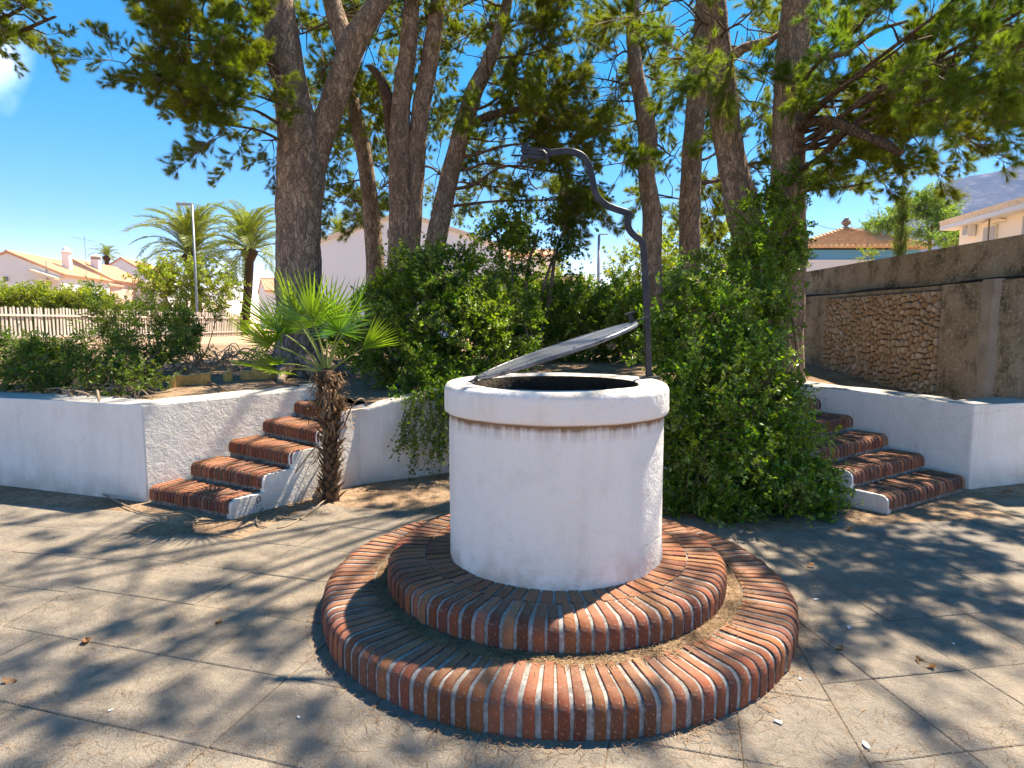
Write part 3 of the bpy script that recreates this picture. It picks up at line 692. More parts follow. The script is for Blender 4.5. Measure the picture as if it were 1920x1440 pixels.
def perp(d, rng=R): 
    r = rng.normal(size=d.shape); return unit(r - d * (r * d).sum(-1, keepdims=True))
def twig_tri(P, rad):                  # 3-sided tapering tube through P (k,3): returns verts, quads
    k = len(P); V = []; T = unit(np.gradient(P, axis=0)); s = np.array([0., 0., 1.]) if abs(T[0, 2]) < .8 else np.array([1., 0, 0])
    a = unit(np.cross(T, s)); b = np.cross(T, a)
    for j in range(3): V.append(P + (a * math.cos(2.094 * j) + b * math.sin(2.094 * j)) * np.asarray(rad)[:, None])
    V = np.stack(V, 1).reshape(-1, 3); F = [(i * 3 + j, i * 3 + (j + 1) % 3, i * 3 + 3 + (j + 1) % 3, i * 3 + 3 + j) for i in range(k - 1) for j in range(3)]
    return V, np.array(F)
def bough_mesh(name, seed, leafmat, L=.85, nsh=26, npn=165, nl=.095, nw=.0031, flat=.55):
    g = np.random.default_rng(seed); V = []; Q = []; T = []; o = 0; TV = []
    t = np.linspace(0, 1, 7); main = np.stack([t * L, .05 * np.sin(t * 3 + seed) * t, .06 * np.sin(t * 2.2 + seed * 2) * t - .05 * t * t], -1)
    def addtw(P, r0, r1):
        nonlocal o
        v, f = twig_tri(P, np.linspace(r0, r1, len(P))); V.append(v); Q.append(f + o); o += len(v)
    addtw(main, .0085, .003)
    shoots = []
    for i in range(nsh):
        u = .18 + .82 * (i + g.random()) / nsh; p = np.array([np.interp(u, t, main[:, c]) for c in range(3)])
        az = g.uniform(-1.25, 1.25) if u < .95 else g.uniform(-.4, .4); el = g.normal(.12, .45) * flat / .55
        d = np.array([math.cos(az) * math.cos(el), math.sin(az) * math.cos(el), math.sin(el)]); ln = g.uniform(.12, .30) * (1.15 - .45 * u)
        q = np.linspace(0, 1, 4)[:, None]; P = p + d * q * ln + np.array([0, 0, .05]) * q ** 2 * g.uniform(-.5, 1)
        addtw(P, .0042, .002); shoots.append(P)
        if g.random() < .6:
            d2 = unit(d + g.normal(size=3) * .6); P2 = P[1] + d2 * q * ln * .6; addtw(P2, .003, .0016); shoots.append(P2)
    NB = []; ND = []
    for P in shoots:
        n = int(npn * g.uniform(.55, 1.2)); u = 1 - g.random(n) ** 1.5 * .5
        base = np.stack([np.interp(u, np.linspace(0, 1, 4), P[:, c]) for c in range(3)], -1); ax = unit(P[-1] - P[0])
        ang = np.clip(g.normal(.75, .28, n) - .45 * (u - .5), .08, 1.5); pr = perp(np.repeat(ax[None], n, 0), g)
        NB.append(base); ND.append(ax * np.cos(ang)[:, None] + pr * np.sin(ang)[:, None] + np.array([0, 0, .05]))
    NB = np.concatenate(NB); ND = unit(np.concatenate(ND)); n = len(NB); s = perp(ND, g); ln = nl * g.uniform(.65, 1.15, n)[:, None]; w = nw * g.uniform(.7, 1.2, n)[:, None]
    tv = np.stack([NB - s * w / 2, NB + s * w / 2, NB + ND * ln], 1).reshape(-1, 3); tf = np.arange(3 * n).reshape(-1, 3) + o
    qf = np.concatenate(Q); F = [tuple(f) for f in qf] + [tuple(f) for f in tf]
    return mesh_np(name, np.concatenate(V + [tv]), F, [M['twig'], leafmat], [0] * len(qf) + [1] * n)
def leaf_v(B, D, N, ln, w, fold=.25):    # diamond-ish folded leaves: 5 verts / 4 tris each
    Sd = np.cross(D, N); m = B + D * ln * .45 - N * w * fold * 0
    return np.stack([B, m + Sd * w / 2 + N * w * fold, B + D * ln - N * ln * .12, m - Sd * w / 2 + N * w * fold, m], 1).reshape(-1, 3)
LF = np.array([(0, 4, 1), (4, 2, 1), (0, 3, 4), (3, 2, 4)])
def spray_mesh(name, seed, leafmat, L=.32, nst=5, nlv=17, ln=.034, w=.019, spread=.8, droop=.1, stemr=.003, stemmat=None):
    g = np.random.default_rng(seed); V = []; Q = []; o = 0; B = []; D = []
    for i in range(nst):
        az = g.uniform(-spread, spread); el = g.uniform(-spread, spread) * .8; ll = L * g.uniform(.6, 1.1)
        d = np.array([math.cos(az) * math.cos(el), math.sin(az) * math.cos(el), math.sin(el)]); q = np.linspace(0, 1, 5)[:, None]
        P = d * q * ll + np.array([0, 0, -droop]) * q ** 2 + g.normal(size=3) * .02 * q
        v, f = twig_tri(P, np.linspace(stemr, stemr * .5, 5)); V.append(v); Q.append(f + o); o += len(v)
        n = int(nlv * g.uniform(.8, 1.25)); u = np.sort(g.uniform(.12, 1, n)); b = np.stack([np.interp(u, q[:, 0], P[:, c]) for c in range(3)], -1)
        ax = unit(np.gradient(P, axis=0))[np.clip((u * 4).astype(int), 0, 4)]; pr = perp(ax, g)
        B.append(b); D.append(unit(ax * g.uniform(.2, .9, n)[:, None] + pr))
    B = np.concatenate(B); D = np.concatenate(D); n = len(B); up = np.array([0, 0, 1.]) + g.normal(size=(n, 3)) * .55
    N = unit(up - D * (up * D).sum(-1, keepdims=True)); sc = g.uniform(.6, 1.25, n)[:, None]
    lv = leaf_v(B, D, N, ln * sc, w * sc); lf = (LF[None] + 5 * np.arange(n)[:, None, None]).reshape(-1, 3) + o
    qf = np.concatenate(Q); F = [tuple(f) for f in qf] + [tuple(f) for f in lf]
    return mesh_np(name, np.concatenate(V + [lv]), F, [stemmat or M['twig'], leafmat], [0] * len(qf) + [1] * len(lf))

BOUGH = [bough_mesh('pine_bough', s, M['needle']) for s in range(6)] 
BOUGH2 = [bough_mesh('pine_bough', 20 + s, M['needle2'], .8, 24, 165, .105, .0030) for s in range(4)]
BARE = [bough_mesh('bare_bough', 40 + s, M['needle'], .9, 16, 5, .08, .004) for s in range(2)]

def trunk_world(path): return [(at(u, v, Y), w / 2 / FPX * Y) for u, v, Y, w in path]
def add_trunk(t, path, mat, extra=(), name='trunk', n=20, wob=.09, parent=None):
    pw = trunk_world(path) + [(Vector(e[:3]), e[3]) for e in extra]
    P = smooth_path([p for p, _ in pw], 7); r = lerp_list([q for _, q in pw], len(P))
    mb = MB(); mb.tube(P, r, n, wob=wob); obj(name, mb, mat, t, True); return P
def foliage_pad(t, crown, spine, c, rad, n, meshes, limb=True, droop=0.0, seed=0, limb_r=.03, sc=(.65, 1.1)):
    rr = random.Random(seed); c = Vector(c)
    # limb leaves the spine somewhat below the pad
    best = min(spine, key=lambda p: abs((c.z - p.z) - .12 * math.hypot(c.x - p.x, c.y - p.y)) + .25 * (c - p).length)
    d = c - best; mid = best + d * .5 + Vector((rr.uniform(-.1, .1), rr.uniform(-.1, .1), .12 * d.length * rr.uniform(-.2, 1.)))
    end = c + d.normalized() * max(rad) * .5
    P = smooth_path([best, best + d * .2 + Vector((0, 0, .02)), mid, c, end], 5)
    if limb:
        mb = MB(); lr = limb_r * (.6 + .22 * d.length); mb.tube(P, list(np.linspace(lr, .007, len(P))), 7, wob=.1)
    m2 = P[len(P) // 3:]
    for i in range(n):
        q = Vector((rr.gauss(0, .5) * rad[0], rr.gauss(0, .5) * rad[1], rr.gauss(0, .5) * rad[2])) + c
        src = min(m2, key=lambda p: (p - q).length); dd = q - src
        if limb and dd.length > .12: mb.tube([src, src + dd * .5 + Vector((0, 0, .04)), q], [.011, .008, .006], 4)
        dirv = dd.normalized() * .8 + d.normalized() * .45 + Vector((rr.gauss(0, .35), rr.gauss(0, .35), rr.gauss(.05, .3) - droop))
        link('bough', rr.choice(meshes), crown, aim(q, dirv, rr.uniform(-.5, .5), rr.uniform(*sc)))
    if limb: obj('limb', mb, M['barkfine'], t, True)
def pxr(u, v, Y, rx, ry, rd=.5): return at(u, v, Y), (rx / FPX * Y, rd, ry / FPX * Y)
def crown_of(t):
    c = bpy.data.objects.new('crown', None); C.objects.link(c); c.parent = t; c.empty_display_size = .1; return c
def pine(label, loc): return thing('pine_tree', label, 'tree', (0, 0, 0), 'pines growing behind the well')
sd_ = [100]
def pads(t, cr, spine, lst, meshes=None, droop=0.0, dens=1.0, limb_r=.03, sc=(.65, 1.1)):
    for p in lst:
        sd_[0] += 1
        c, r = pxr(*p[:5], p[6] if len(p) > 6 else .5)
        foliage_pad(t, cr, spine, c, r, max(1, int(p[5] * dens * 1.4 + .5)), meshes or BOUGH, droop=droop, seed=sd_[0], limb_r=limb_r, sc=sc)
def wpads(t, cr, spine, lst, meshes=None):
    for (x, y, z, rx, ry, rz, n) in lst:
        sd_[0] += 1; foliage_pad(t, cr, spine, (x, y, z), (rx * 1.5, ry * 1.5, rz * 1.4), int(n * 2.3), meshes or BOUGH, seed=sd_[0], sc=(.35, .65))

# ------------------------------------------------------------------ the pines
t1 = pine('thickest pine on the left, forking low into two stems', 0); cr1 = crown_of(t1)
s1 = add_trunk(t1, [(562, 716, 8, 126), (561, 690, 8, 98), (560, 650, 8, 84), (559, 590, 8, 79), (560, 500, 8, 78), (561, 400, 8, 80), (564, 330, 8, 84), (562, 280, 8, 76), (552, 200, 7.95, 62), (535, 110, 7.9, 58), (518, 0, 7.85, 56), (500, -140, 7.8, 46), (480, -300, 7.7, 30)], M['barkdark'], n=28, wob=.10)
s1b = add_trunk(t1, [(576, 350, 8.02, 40), (590, 300, 8.05, 46), (612, 230, 8.1, 44), (634, 165, 8.1, 46), (652, 110, 8.1, 46), (668, 70, 8.1, 44), (700, 20, 8.15, 36), (728, -40, 8.2, 32), (770, -200, 8.3, 22)], M['bark'], n=20, name='stem')
s1c = add_trunk(t1, [(650, 112, 8.12, 30), (640, 60, 8.15, 36), (622, 0, 8.2, 34), (600, -120, 8.3, 26)], M['bark'], n=16, name='stem')
for a in (-2.5, -1.6, -.9, -.2, .7, 2.2):      # roots flaring into the soil
    mb = MB(); b = at(561, 690, 8); b.z = .93; e = Vector((math.cos(a), math.sin(a), 0))
    mb.tube(smooth_path([b + e * .12 + Vector((0, 0, .22)), b + e * .33 + Vector((0, 0, .05)), b + e * .55 + Vector((0, 0, -.04)), b + e * .85 + Vector((.1, 0, -.12))], 4), lerp_list([.13, .10, .07, .04], 13), 8, wob=.15); obj('root', mb, M['barkdark'], t1, True)
pads(t1, cr1, s1, [(355, 75, 7.3, 45, 35, 7), (420, 50, 7.4, 55, 40, 8), (310, 125, 7.2, 40, 32, 7), (375, 135, 7.2, 60, 38, 10), (450, 105, 7.3, 55, 55, 8), (460, 15, 7.5, 55, 30, 6), (390, 195, 7.3, 42, 26, 7), (415, 232, 7.3, 26, 16, 4), (470, 175, 7.4, 35, 35, 5), (515, 262, 8.2, 22, 18, 3), (385, 0, 7.6, 40, 20, 4)], droop=.05, sc=(.5, .85))
pads(t1, cr1, s1b, [(575, 60, 9, 60, 60, 6), (600, 150, 9.2, 40, 50, 4), (690, 70, 9, 50, 50, 5), (640, 30, 8.6, 60, 40, 5)])

t2 = pine('slender pine leaning left between the thick pine and the twin stems', 0); cr2 = crown_of(t2)
s2 = add_trunk(t2, [(707, 690, 10.1, 54), (704, 655, 10.1, 38), (703, 600, 10.1, 36), (703, 520, 10.1, 35), (702, 470, 10.1, 33), (694, 380, 10.1, 30), (682, 290, 10.05, 28), (666, 215, 10, 28), (650, 150, 10, 25), (640, 50, 10, 22), (636, -80, 10, 16)], M['bark'], n=16)
pads(t2, cr2, s2, [(640, 345, 10.4, 40, 35, 5), (620, 250, 10.4, 40, 60, 6), (700, 300, 10.6, 40, 60, 5), (560, 180, 10.6, 60, 60, 5), (700, 170, 10.6, 60, 60, 6), (650, 380, 10.6, 40, 15, 2)])

t3 = pine('pine with two parallel straight stems rising from the left shrub', 0); cr3 = crown_of(t3)
s3 = add_trunk(t3, [(760, 720, 9, 70), (757, 640, 9, 58), (754, 540, 9, 52), (752, 480, 9, 48), (751, 400, 9, 42), (749, 300, 9, 37), (752, 200, 9, 34), (764, 100, 9, 31), (772, 0, 9, 28), (778, -120, 9, 22)], M['bark'], n=18)
s3b = add_trunk(t3, [(768, 500, 9.05, 30), (774, 420, 9.05, 34), (778, 340, 9.1, 34), (782, 270, 9.1, 33), (792, 190, 9.1, 33), (808, 100, 9.1, 31), (822, 0, 9.1, 28), (836, -120, 9.1, 22)], M['bark'], n=16, name='stem')
add_trunk(t3, [(742, 300, 9.15, 24), (733, 240, 9.2, 24), (728, 190, 9.2, 22), (712, 145, 9.2, 15), (692, 125, 9.2, 10)], M['barkfine'], n=10, name='stem')
pads(t3, cr3, s3b, [(720, 60, 9.8, 50, 60, 5), (800, 40, 10, 60, 50, 5), (850, 90, 9.4, 40, 60, 5), (715, 230, 9.9, 40, 60, 5), (830, 330, 10.4, 30, 60, 4), (720, 350, 10.4, 30, 40, 3)])

t4 = pine('dark pine leaning right, left of the iron dragon head', 0); cr4 = crown_of(t4)
s4 = add_trunk(t4, [(795, 720, 9.2, 44), (808, 540, 9.2, 40), (815, 470, 9.2, 38), (828, 400, 9.2, 36), (846, 320, 9.2, 34), (868, 240, 9.2, 34), (890, 170, 9.2, 31), (912, 125, 9.2, 27), (936, 60, 9.2, 22), (952, 0, 9.2, 18), (965, -100, 9.2, 14)], M['barkdark'], n=16)
pads(t4, cr4, s4, [(960, 40, 9.2, 90, 45, 9), (1030, 90, 9, 70, 55, 9), (900, 60, 9.5, 60, 50, 7), (960, 150, 9.2, 80, 40, 9), (1040, 180, 9, 50, 40, 6), (870, 180, 9.8, 35, 50, 4), (990, 230, 9.3, 80, 35, 9), (1060, 270, 9.3, 60, 35, 7), (920, 265, 9.6, 40, 40, 5), (1085, 330, 9.5, 50, 30, 6), (1000, 320, 9.7, 70, 35, 7), (920, 350, 9.8, 40, 35, 4), (1030, 375, 9.6, 70, 25, 6), (850, 20, 9.6, 40, 40, 4)], droop=.18)
mb = MB(); mb.tube(smooth_path([at(868, 240, 9.1), at(905, 222, 9), at(950, 208, 8.9), at(1000, 208, 8.9), at(1050, 232, 8.9), at(1100, 250, 8.9)], 4), lerp_list([.075, .06, .05, .04, .028, .012], 21), 8, wob=.12); obj('limb', mb, M['barkfine'], t4, True)

t5 = pine('crooked pine directly behind the iron post', 0); cr5 = crown_of(t5)
s5 = add_trunk(t5, [(1224, 720, 9.4, 42), (1223, 560, 9.4, 38), (1222, 470, 9.4, 37), (1222, 400, 9.4, 35), (1213, 330, 9.4, 30), (1215, 270, 9.4, 34), (1208, 210, 9.4, 33), (1196, 150, 9.4, 27), (1188, 90, 9.4, 25), (1186, 20, 9.4, 23), (1192, -100, 9.4, 18)], M['bark'], n=16)
pads(t5, cr5, s5, [(1170, 25, 9.6, 50, 30, 5), (1235, 60, 9.8, 50, 50, 6), (1150, 110, 9.8, 30, 30, 2), (1160, 235, 9.8, 30, 35, 3), (1250, 160, 10, 45, 50, 5), (1180, 300, 10, 28, 40, 3), (1255, 290, 10.2, 40, 50, 5), (1260, 370, 10.4, 40, 30, 3)])
pads(t5, cr5, s5, [(1140, 150, 9.4, 40, 40, 5), (1160, 190, 9.4, 30, 40, 4)], BARE)
t6 = pine('straight pine second from the iron post, seen between two others', 0); cr6 = crown_of(t6)
s6 = add_trunk(t6, [(1288, 720, 9.8, 46), (1290, 560, 9.8, 42), (1292, 480, 9.8, 40), (1293, 400, 9.8, 38), (1297, 300, 9.8, 36), (1303, 220, 9.8, 35), (1310, 120, 9.8, 34), (1318, 40, 9.8, 30), (1325, -100, 9.8, 24)], M['bark'], n=16)
pads(t6, cr6, s6, [(1290, 60, 10.2, 60, 50, 6), (1400, 190, 10.4, 50, 50, 6), (1320, 330, 10.8, 30, 60, 5), (1400, 310, 10.6, 40, 60, 6), (1420, 90, 10.4, 40, 60, 5), (1330, 420, 11, 50, 40, 5), (1560, 330, 10.6, 40, 40, 4)])
t7 = pine('pine with a knotty swollen foot leaning left, right of the iron post', 0); cr7 = crown_of(t7)
s7 = add_trunk(t7, [(1452, 720, 7.8, 84), (1432, 560, 7.8, 78), (1416, 480, 7.8, 70), (1397, 410, 7.8, 62), (1381, 340, 7.8, 55), (1368, 280, 7.8, 51), (1358, 200, 7.8, 50), (1350, 120, 7.8, 49), (1342, 60, 7.8, 46), (1335, 0, 7.75, 44), (1322, -140, 7.7, 36), (1310, -300, 7.6, 24)], M['bark'], n=22, wob=.14)
pads(t7, cr7, s7, [(1300, 20, 7.4, 50, 30, 5), (1390, 40, 7.3, 50, 50, 6), (1260, 110, 7.9, 40, 30, 3), (1420, 150, 8.6, 30, 40, 3)], BOUGH + BOUGH2)
mb = MB(); mb.tube(smooth_path([at(1360, 118, 7.75), at(1395, 90, 7.6), at(1440, 78, 7.5), at(1462, 60, 7.5)], 4), lerp_list([.075, .055, .045, .02], 13), 8, wob=.12); obj('limb', mb, M['bark'], t7, True)
t8 = pine('tallest right-hand pine carrying a thick sawn-off limb', 0); cr8 = crown_of(t8)
s8 = add_trunk(t8, [(1470, 720, 7.3, 70), (1474, 560, 7.3, 62), (1482, 480, 7.3, 60), (1477, 400, 7.3, 59), (1477, 300, 7.3, 57), (1480, 200, 7.3, 56), (1486, 100, 7.3, 55), (1491, 30, 7.3, 50), (1497, -100, 7.25, 44), (1505, -260, 7.2, 32)], M['bark'], n=22, wob=.12)
mb = MB(); mb.tube(smooth_path([at(1490, 240, 7.25), at(1525, 228, 6.9), at(1560, 228, 6.6), at(1600, 244, 6.3), at(1650, 266, 6.05), at(1690, 288, 5.9)], 4), lerp_list([.07, .06, .052, .05, .044, .028], 21), 10, wob=.13); obj('limb', mb, M['barkfine'], t8, True)
for q, r0 in (([(1485, 130, 7.3), (1530, 110, 7), (1580, 100, 6.7), (1640, 60, 6.2), (1700, 40, 5.6)], .05), ([(1490, 180, 7.3), (1520, 190, 7.1), (1560, 160, 6.8), (1600, 150, 6.6)], .04), ([(1478, 318, 7.2), (1510, 312, 7.1), (1545, 302, 7)], .04), ([(1478, 335, 7.2), (1508, 332, 7.15), (1536, 322, 7.1)], .035)):
    mb = MB(); p_ = smooth_path([at(*k) for k in q], 4); mb.tube(p_, list(np.linspace(r0, .012, len(p_))), 8, wob=.12); obj('limb', mb, M['barkdark'], t8, True)
pads(t8, cr8, s8, [(1570, 200, 7.2, 60, 40, 6), (1640, 190, 6.9, 60, 40, 7), (1560, 275, 7.1, 40, 30, 4), (1650, 240, 6.9, 60, 35, 6), (1530, 150, 7.4, 40, 50, 4), (1585, 300, 7.2, 26, 18, 2), (1590, 350, 7.2, 15, 10, 1), (1720, 205, 6.7, 60, 30, 7), (1790, 200, 6.6, 60, 24, 7), (1860, 205, 6.6, 55, 20, 6), (1900, 190, 6.4, 50, 30, 6), (1560, 60, 7.4, 60, 50, 5)], droop=-.05)
pads(t8, cr8, s8, [(1600, 60, 6, 60, 45, 5), (1660, 110, 5.7, 60, 45, 5), (1740, 40, 5.2, 70, 45, 5), (1740, 150, 5.5, 60, 45, 5), (1830, 90, 5, 70, 50, 5), (1820, 165, 5.3, 60, 30, 5), (1900, 30, 4.8, 60, 50, 4), (1900, 130, 5, 60, 40, 5)], BOUGH2, droop=0, sc=(.5, .85))
t9 = thing('pine_tree', 'pine outside the left edge whose drooping boughs fill the upper left corner', 'tree', (0, 0, 0), 'pines growing behind the well'); cr9 = crown_of(t9)
s9 = [Vector((-7.6, 7.2, z)) for z in np.linspace(.7, 9, 14)]
mb = MB(); mb.tube(smooth_path([(-7.6, 7.2, .7), (-7.55, 7.1, 3), (-7.6, 7.0, 6), (-7.5, 7, 9)], 6), lerp_list([.24, .2, .16, .08], 19), 16, wob=.1); obj('trunk', mb, M['bark'], t9, True)
pads(t9, cr9, s9, [(-85, 15, 6.2, 30, 25, 6), (-50, -10, 6.2, 22, 20, 6), (-38, 32, 6.2, 12, 12, 4), (-70, 45, 6.2, 20, 12, 4), (10, 30, 6.2, 25, 12, 4), (50, 10, 6.2, 25, 10, 4), (70, 45, 6.2, 14, 10, 3)], droop=.1, sc=(.35, .55))
# the crowns go on above the frame; unseen boughs added to shade the paving
wpads(t8, cr8, s8, [(4.2, 5.2, 5.9, .8, .8, .5, 4), (5.4, 5.6, 5.6, .8, .8, .5, 4), (3.2, 4.4, 6.2, .8, .7, .5, 4), (4.6, 4.2, 6.2, .8, .7, .5, 4), (5.8, 4.6, 6.0, .8, .7, .5, 4), (6.4, 6.2, 6.2, .8, .7, .5, 4), (4.0, 3.4, 6.6, .7, .7, .5, 5)])
wpads(t7, cr7, s7, [(2.4, 5.6, 6.6, .8, .8, .5, 6), (2.0, 4.8, 6.4, .7, .7, .4, 5), (1.4, 6.6, 7.0, .8, .7, .5, 6), (.7, 4.6, 6.3, .6, .6, .4, 4), (1.4, 3.9, 6.4, .6, .6, .4, 4), (-.4, 5.7, 6.5, .6, .5, .4, 4), (2.7, 3.9, 6.3, .6, .6, .4, 4), (-.3, 4.3, 6.2, .6, .5, .4, 4), (-1.3, 5.4, 6.3, .6, .5, .4, 4), (.3, 3.4, 6.2, .6, .5, .4, 3)])
wpads(t4, cr4, s4, [(.2, 7.2, 6.8, .7, .7, .4, 5), (-.2, 6.2, 6.6, .6, .6, .4, 4), (.9, 5.6, 6.6, .6, .6, .4, 4)])
wpads(t1, cr1, s1, [(-1.7, 6.2, 6.4, .6, .6, .4, 5), (-3.2, 6.6, 6.4, .7, .7, .4, 6), (-2.6, 5.2, 6.2, .6, .6, .4, 4), (-1.0, 7.6, 6.9, .7, .7, .4, 6), (-2.2, 7.4, 7.2, .8, .8, .5, 6), (-4.2, 7.4, 6.4, .7, .7, .4, 5), (-.6, 5.0, 6.2, .5, .5, .3, 3), (-3.6, 5.4, 6.4, .5, .5, .3, 3)])
# ------------------------------------------------------------------ hedges and shrubs
HEDGE = [spray_mesh('leafy_shoot', 60 + s, M['hedge'], .30, 7, 25, .040, .023) for s in range(5)]
IVY = [spray_mesh('leafy_shoot', 70 + s, M['ivy'], .34, 7, 25, .046, .026, 1.0) for s in range(5)]
HLIT = [spray_mesh('leafy_shoot', 160 + s, M['litleaf'], .30, 5, 18, .036, .020) for s in range(3)]  # paler outer shoots, their colour stands in for sun on the hedges
TRAIL = [spray_mesh('leafy_shoot', 80 + s, M['ivy'], .5, 3, 16, .040, .024, .35, .05) for s in range(3)]
OLE = [spray_mesh('leafy_shoot', 90 + s, M['oleander'], .42, 4, 22, .105, .018, .5, -.05, .004) for s in range(4)]
CREEP = [spray_mesh('leafy_shoot', 95 + s, M['oleander'], .3, 5, 12, .05, .034, 1.1) for s in range(3)]
BRT = [spray_mesh('leafy_shoot', 100 + s, M['bright'], .8, 6, 24, .12, .05, 1.0, .15, .006) for s in range(3)]
MEL = [spray_mesh('leafy_shoot', 105 + s, M['melia'], .7, 6, 26, .11, .045, .9, .2, .006) for s in range(3)]
CYP = [spray_mesh('leafy_shoot', 110 + s, M['cypress'], .4, 6, 26, .05, .018, .4, 0, .004) for s in range(2)]
def blob(parent, blobs, meshes, seed, out=.75, up=.25, droop=0, shell=.55, scale=(.75, 1.2), front=0.0):
    """shoots spread through ellipsoids (centre, radii, count), pointing outwards"""
    rr = random.Random(seed)
    for c, r, n in blobs:
        k = 0
        while k < n:
            if n <= 0: break
            d = Vector((rr.gauss(0, 1), rr.gauss(0, 1), rr.gauss(0, 1))).normalized()
            if front and d.y > .35 and rr.random() < front: continue
            q = rr.uniform(shell, 1.0); p = Vector((c[0] + d.x * r[0] * q, c[1] + d.y * r[1] * q, c[2] + d.z * r[2] * q))
            if p.z < -.02: continue
            dv = d * out + Vector((rr.gauss(0, .4), rr.gauss(0, .4), up - droop + rr.gauss(0, .4)))
            link('leafy_shoot', rr.choice(meshes), parent, aim(p, dv, rr.uniform(-PI, PI), rr.uniform(*scale))); k += 1
def stems(parent, base, tips, r=.02, mat=None, seed=0, name='stem'):
    rr = random.Random(seed); mb = MB()
    for tp in tips:
        b = Vector(base) + Vector((rr.uniform(-.12, .12), rr.uniform(-.12, .12), 0)); tp = Vector(tp)
        P = smooth_path([b, b.lerp(tp, .35) + Vector((rr.uniform(-.1, .1), rr.uniform(-.1, .1), .1)), b.lerp(tp, .7) + Vector((rr.uniform(-.1, .1), rr.uniform(-.1, .1), .06)), tp], 4)
        mb.tube(P, list(np.linspace(r, r * .3, len(P))), 6, wob=.1)
    obj(name, mb, mat or M['twig'], parent, True)

h1 = thing('hedge', 'big dark green leafy hedge spilling onto the paving right of the well', 'hedge')
B1 = [(at(1390, 880, 5.05), (.55, .50, .46), 80), (at(1320, 780, 5.1), (.42, .45, .50), 60), (at(1385, 740, 5.4), (.34, .45, .50), 60), (at(1310, 640, 5.6), (.38, .45, .50), 58), (at(1375, 590, 5.9), (.36, .45, .45), 56), (at(1430, 490, 6.6), (.17, .30, .42), 22), (at(1475, 910, 5.1), (.26, .30, .28), 26), (at(1290, 900, 5.0), (.26, .35, .35), 20)]
blob(h1, B1, HEDGE, 1, front=.6); blob(h1, [(c, (r[0] * 1.05, r[1] * 1.05, r[2] * 1.05), n // 2) for c, r, n in B1], HLIT, 11, front=.75, shell=.9)
stems(h1, (2.0, 5.3, -.02), [b[0] for b in B1], .03, seed=3)
h1b = thing('climber', 'green climbing plant growing up the trunk of the right-hand pine', 'climbing plant')
blob(h1b, [(at(1458, 440, 7.0), (.16, .25, .48), 26), (at(1440, 400, 7.4), (.2, .2, .3), 10), (at(1485, 360, 6.95), (.09, .2, .25), 8), (at(1420, 500, 7.2), (.35, .3, .3), 22), (at(1340, 520, 7.6), (.4, .35, .35), 24)], HEDGE, 2, front=.5)
stems(h1b, (3.1, 7.0, .8), [at(1482, 430, 7.0), at(1440, 400, 7.3), at(1500, 360, 6.95)], .02, seed=8)
h2 = thing('hedge', 'bright leafy shrub left of the well, trailing over the white retaining wall', 'hedge')
blob(h2, [(at(800, 600, 7.3), (.62, .6, .62), 78), (at(880, 640, 7.1), (.45, .5, .55), 50), (at(760, 660, 7.0), (.40, .45, .35), 34), (at(860, 520, 7.7), (.5, .5, .35), 34), (at(770, 540, 7.6), (.35, .4, .35), 22), (at(930, 620, 7.6), (.4, .5, .55), 36)], IVY, 3, front=.6)
blob(h2, [(at(800, 600, 7.25), (.64, .62, .64), 44), (at(880, 640, 7.05), (.47, .52, .56), 30), (at(760, 660, 7.0), (.42, .47, .36), 12), (at(860, 520, 7.7), (.5, .5, .36), 12), (at(930, 620, 7.5), (.4, .5, .55), 10)], HLIT, 13, front=.75, shell=.92)
blob(h2, [(at(800, 745, 6.25), (.26, .12, .12), 14), (at(840, 720, 6.3), (.3, .15, .2), 14)], IVY, 5)
rr = random.Random(4)
for i in range(60):
    x = rr.uniform(-1.02, -.55) if i < 50 else rr.uniform(-.7, -.4); y = 5.93 + (x + .95) * .6 - .03; z = rr.uniform(.35, .92) if x > -.95 else rr.uniform(.6, .9)
    link('leafy_shoot', rr.choice(TRAIL), h2, aim((x, y - rr.uniform(0, .08), z), (rr.uniform(-.35, .2), rr.uniform(-.35, .0), -1), rr.uniform(-3, 3), rr.uniform(.5, .95)))
stems(h2, (-.95, 7.2, .8), [at(800, 560, 7.3), at(880, 600, 7.1), at(740, 640, 7.1), at(920, 560, 7.6)], .03, seed=5)
h3 = thing('hedge', 'dense green hedge covering the low brown wall behind the well', 'hedge')
blob(h3, [((-.1 + .55 * i, 9.9 + .15 * (i % 2), 1.42), (.5, .5, .55), 34) for i in range(6)] + [((.2 + .8 * i, 10.6, 1.75), (.5, .4, .35), 18) for i in range(4)], IVY, 6, front=.85, scale=(1.0, 1.5))
stems(h3, (1.2, 10, .85), [(-.1 + .55 * i, 9.9, 1.5) for i in range(6)], .03, seed=6)
blob(h3, [((-.1 + .55 * i, 9.7, 1.45), (.5, .45, .55), 16) for i in range(6)], HLIT, 16, front=.9, shell=.9, scale=(1.0, 1.5))
h4 = thing('small_tree', 'small broad-leaved tree with dark round leaves behind the open lid', 'tree')
blob(h4, [(at(1010, 430, 9.6), (.55, .5, .45), 34), (at(1080, 390, 9.6), (.25, .4, .3), 12), (at(960, 490, 9.4), (.4, .4, .35), 24), (at(930, 450, 9.6), (.3, .4, .4), 18), (at(1050, 460, 9.5), (.25, .3, .25), 10)], [spray_mesh('leafy_shoot', 120 + s, M['ivy'], .4, 5, 15, .055, .036, .9) for s in range(3)], 7, shell=.2)
stems(h4, at(985, 700, 9.5), [at(1010, 430, 9.6), at(1080, 380, 9.6), at(960, 480, 9.4), at(930, 430, 9.6), at(1050, 450, 9.5)], .045, M['barkdark'], 9, 'branch')
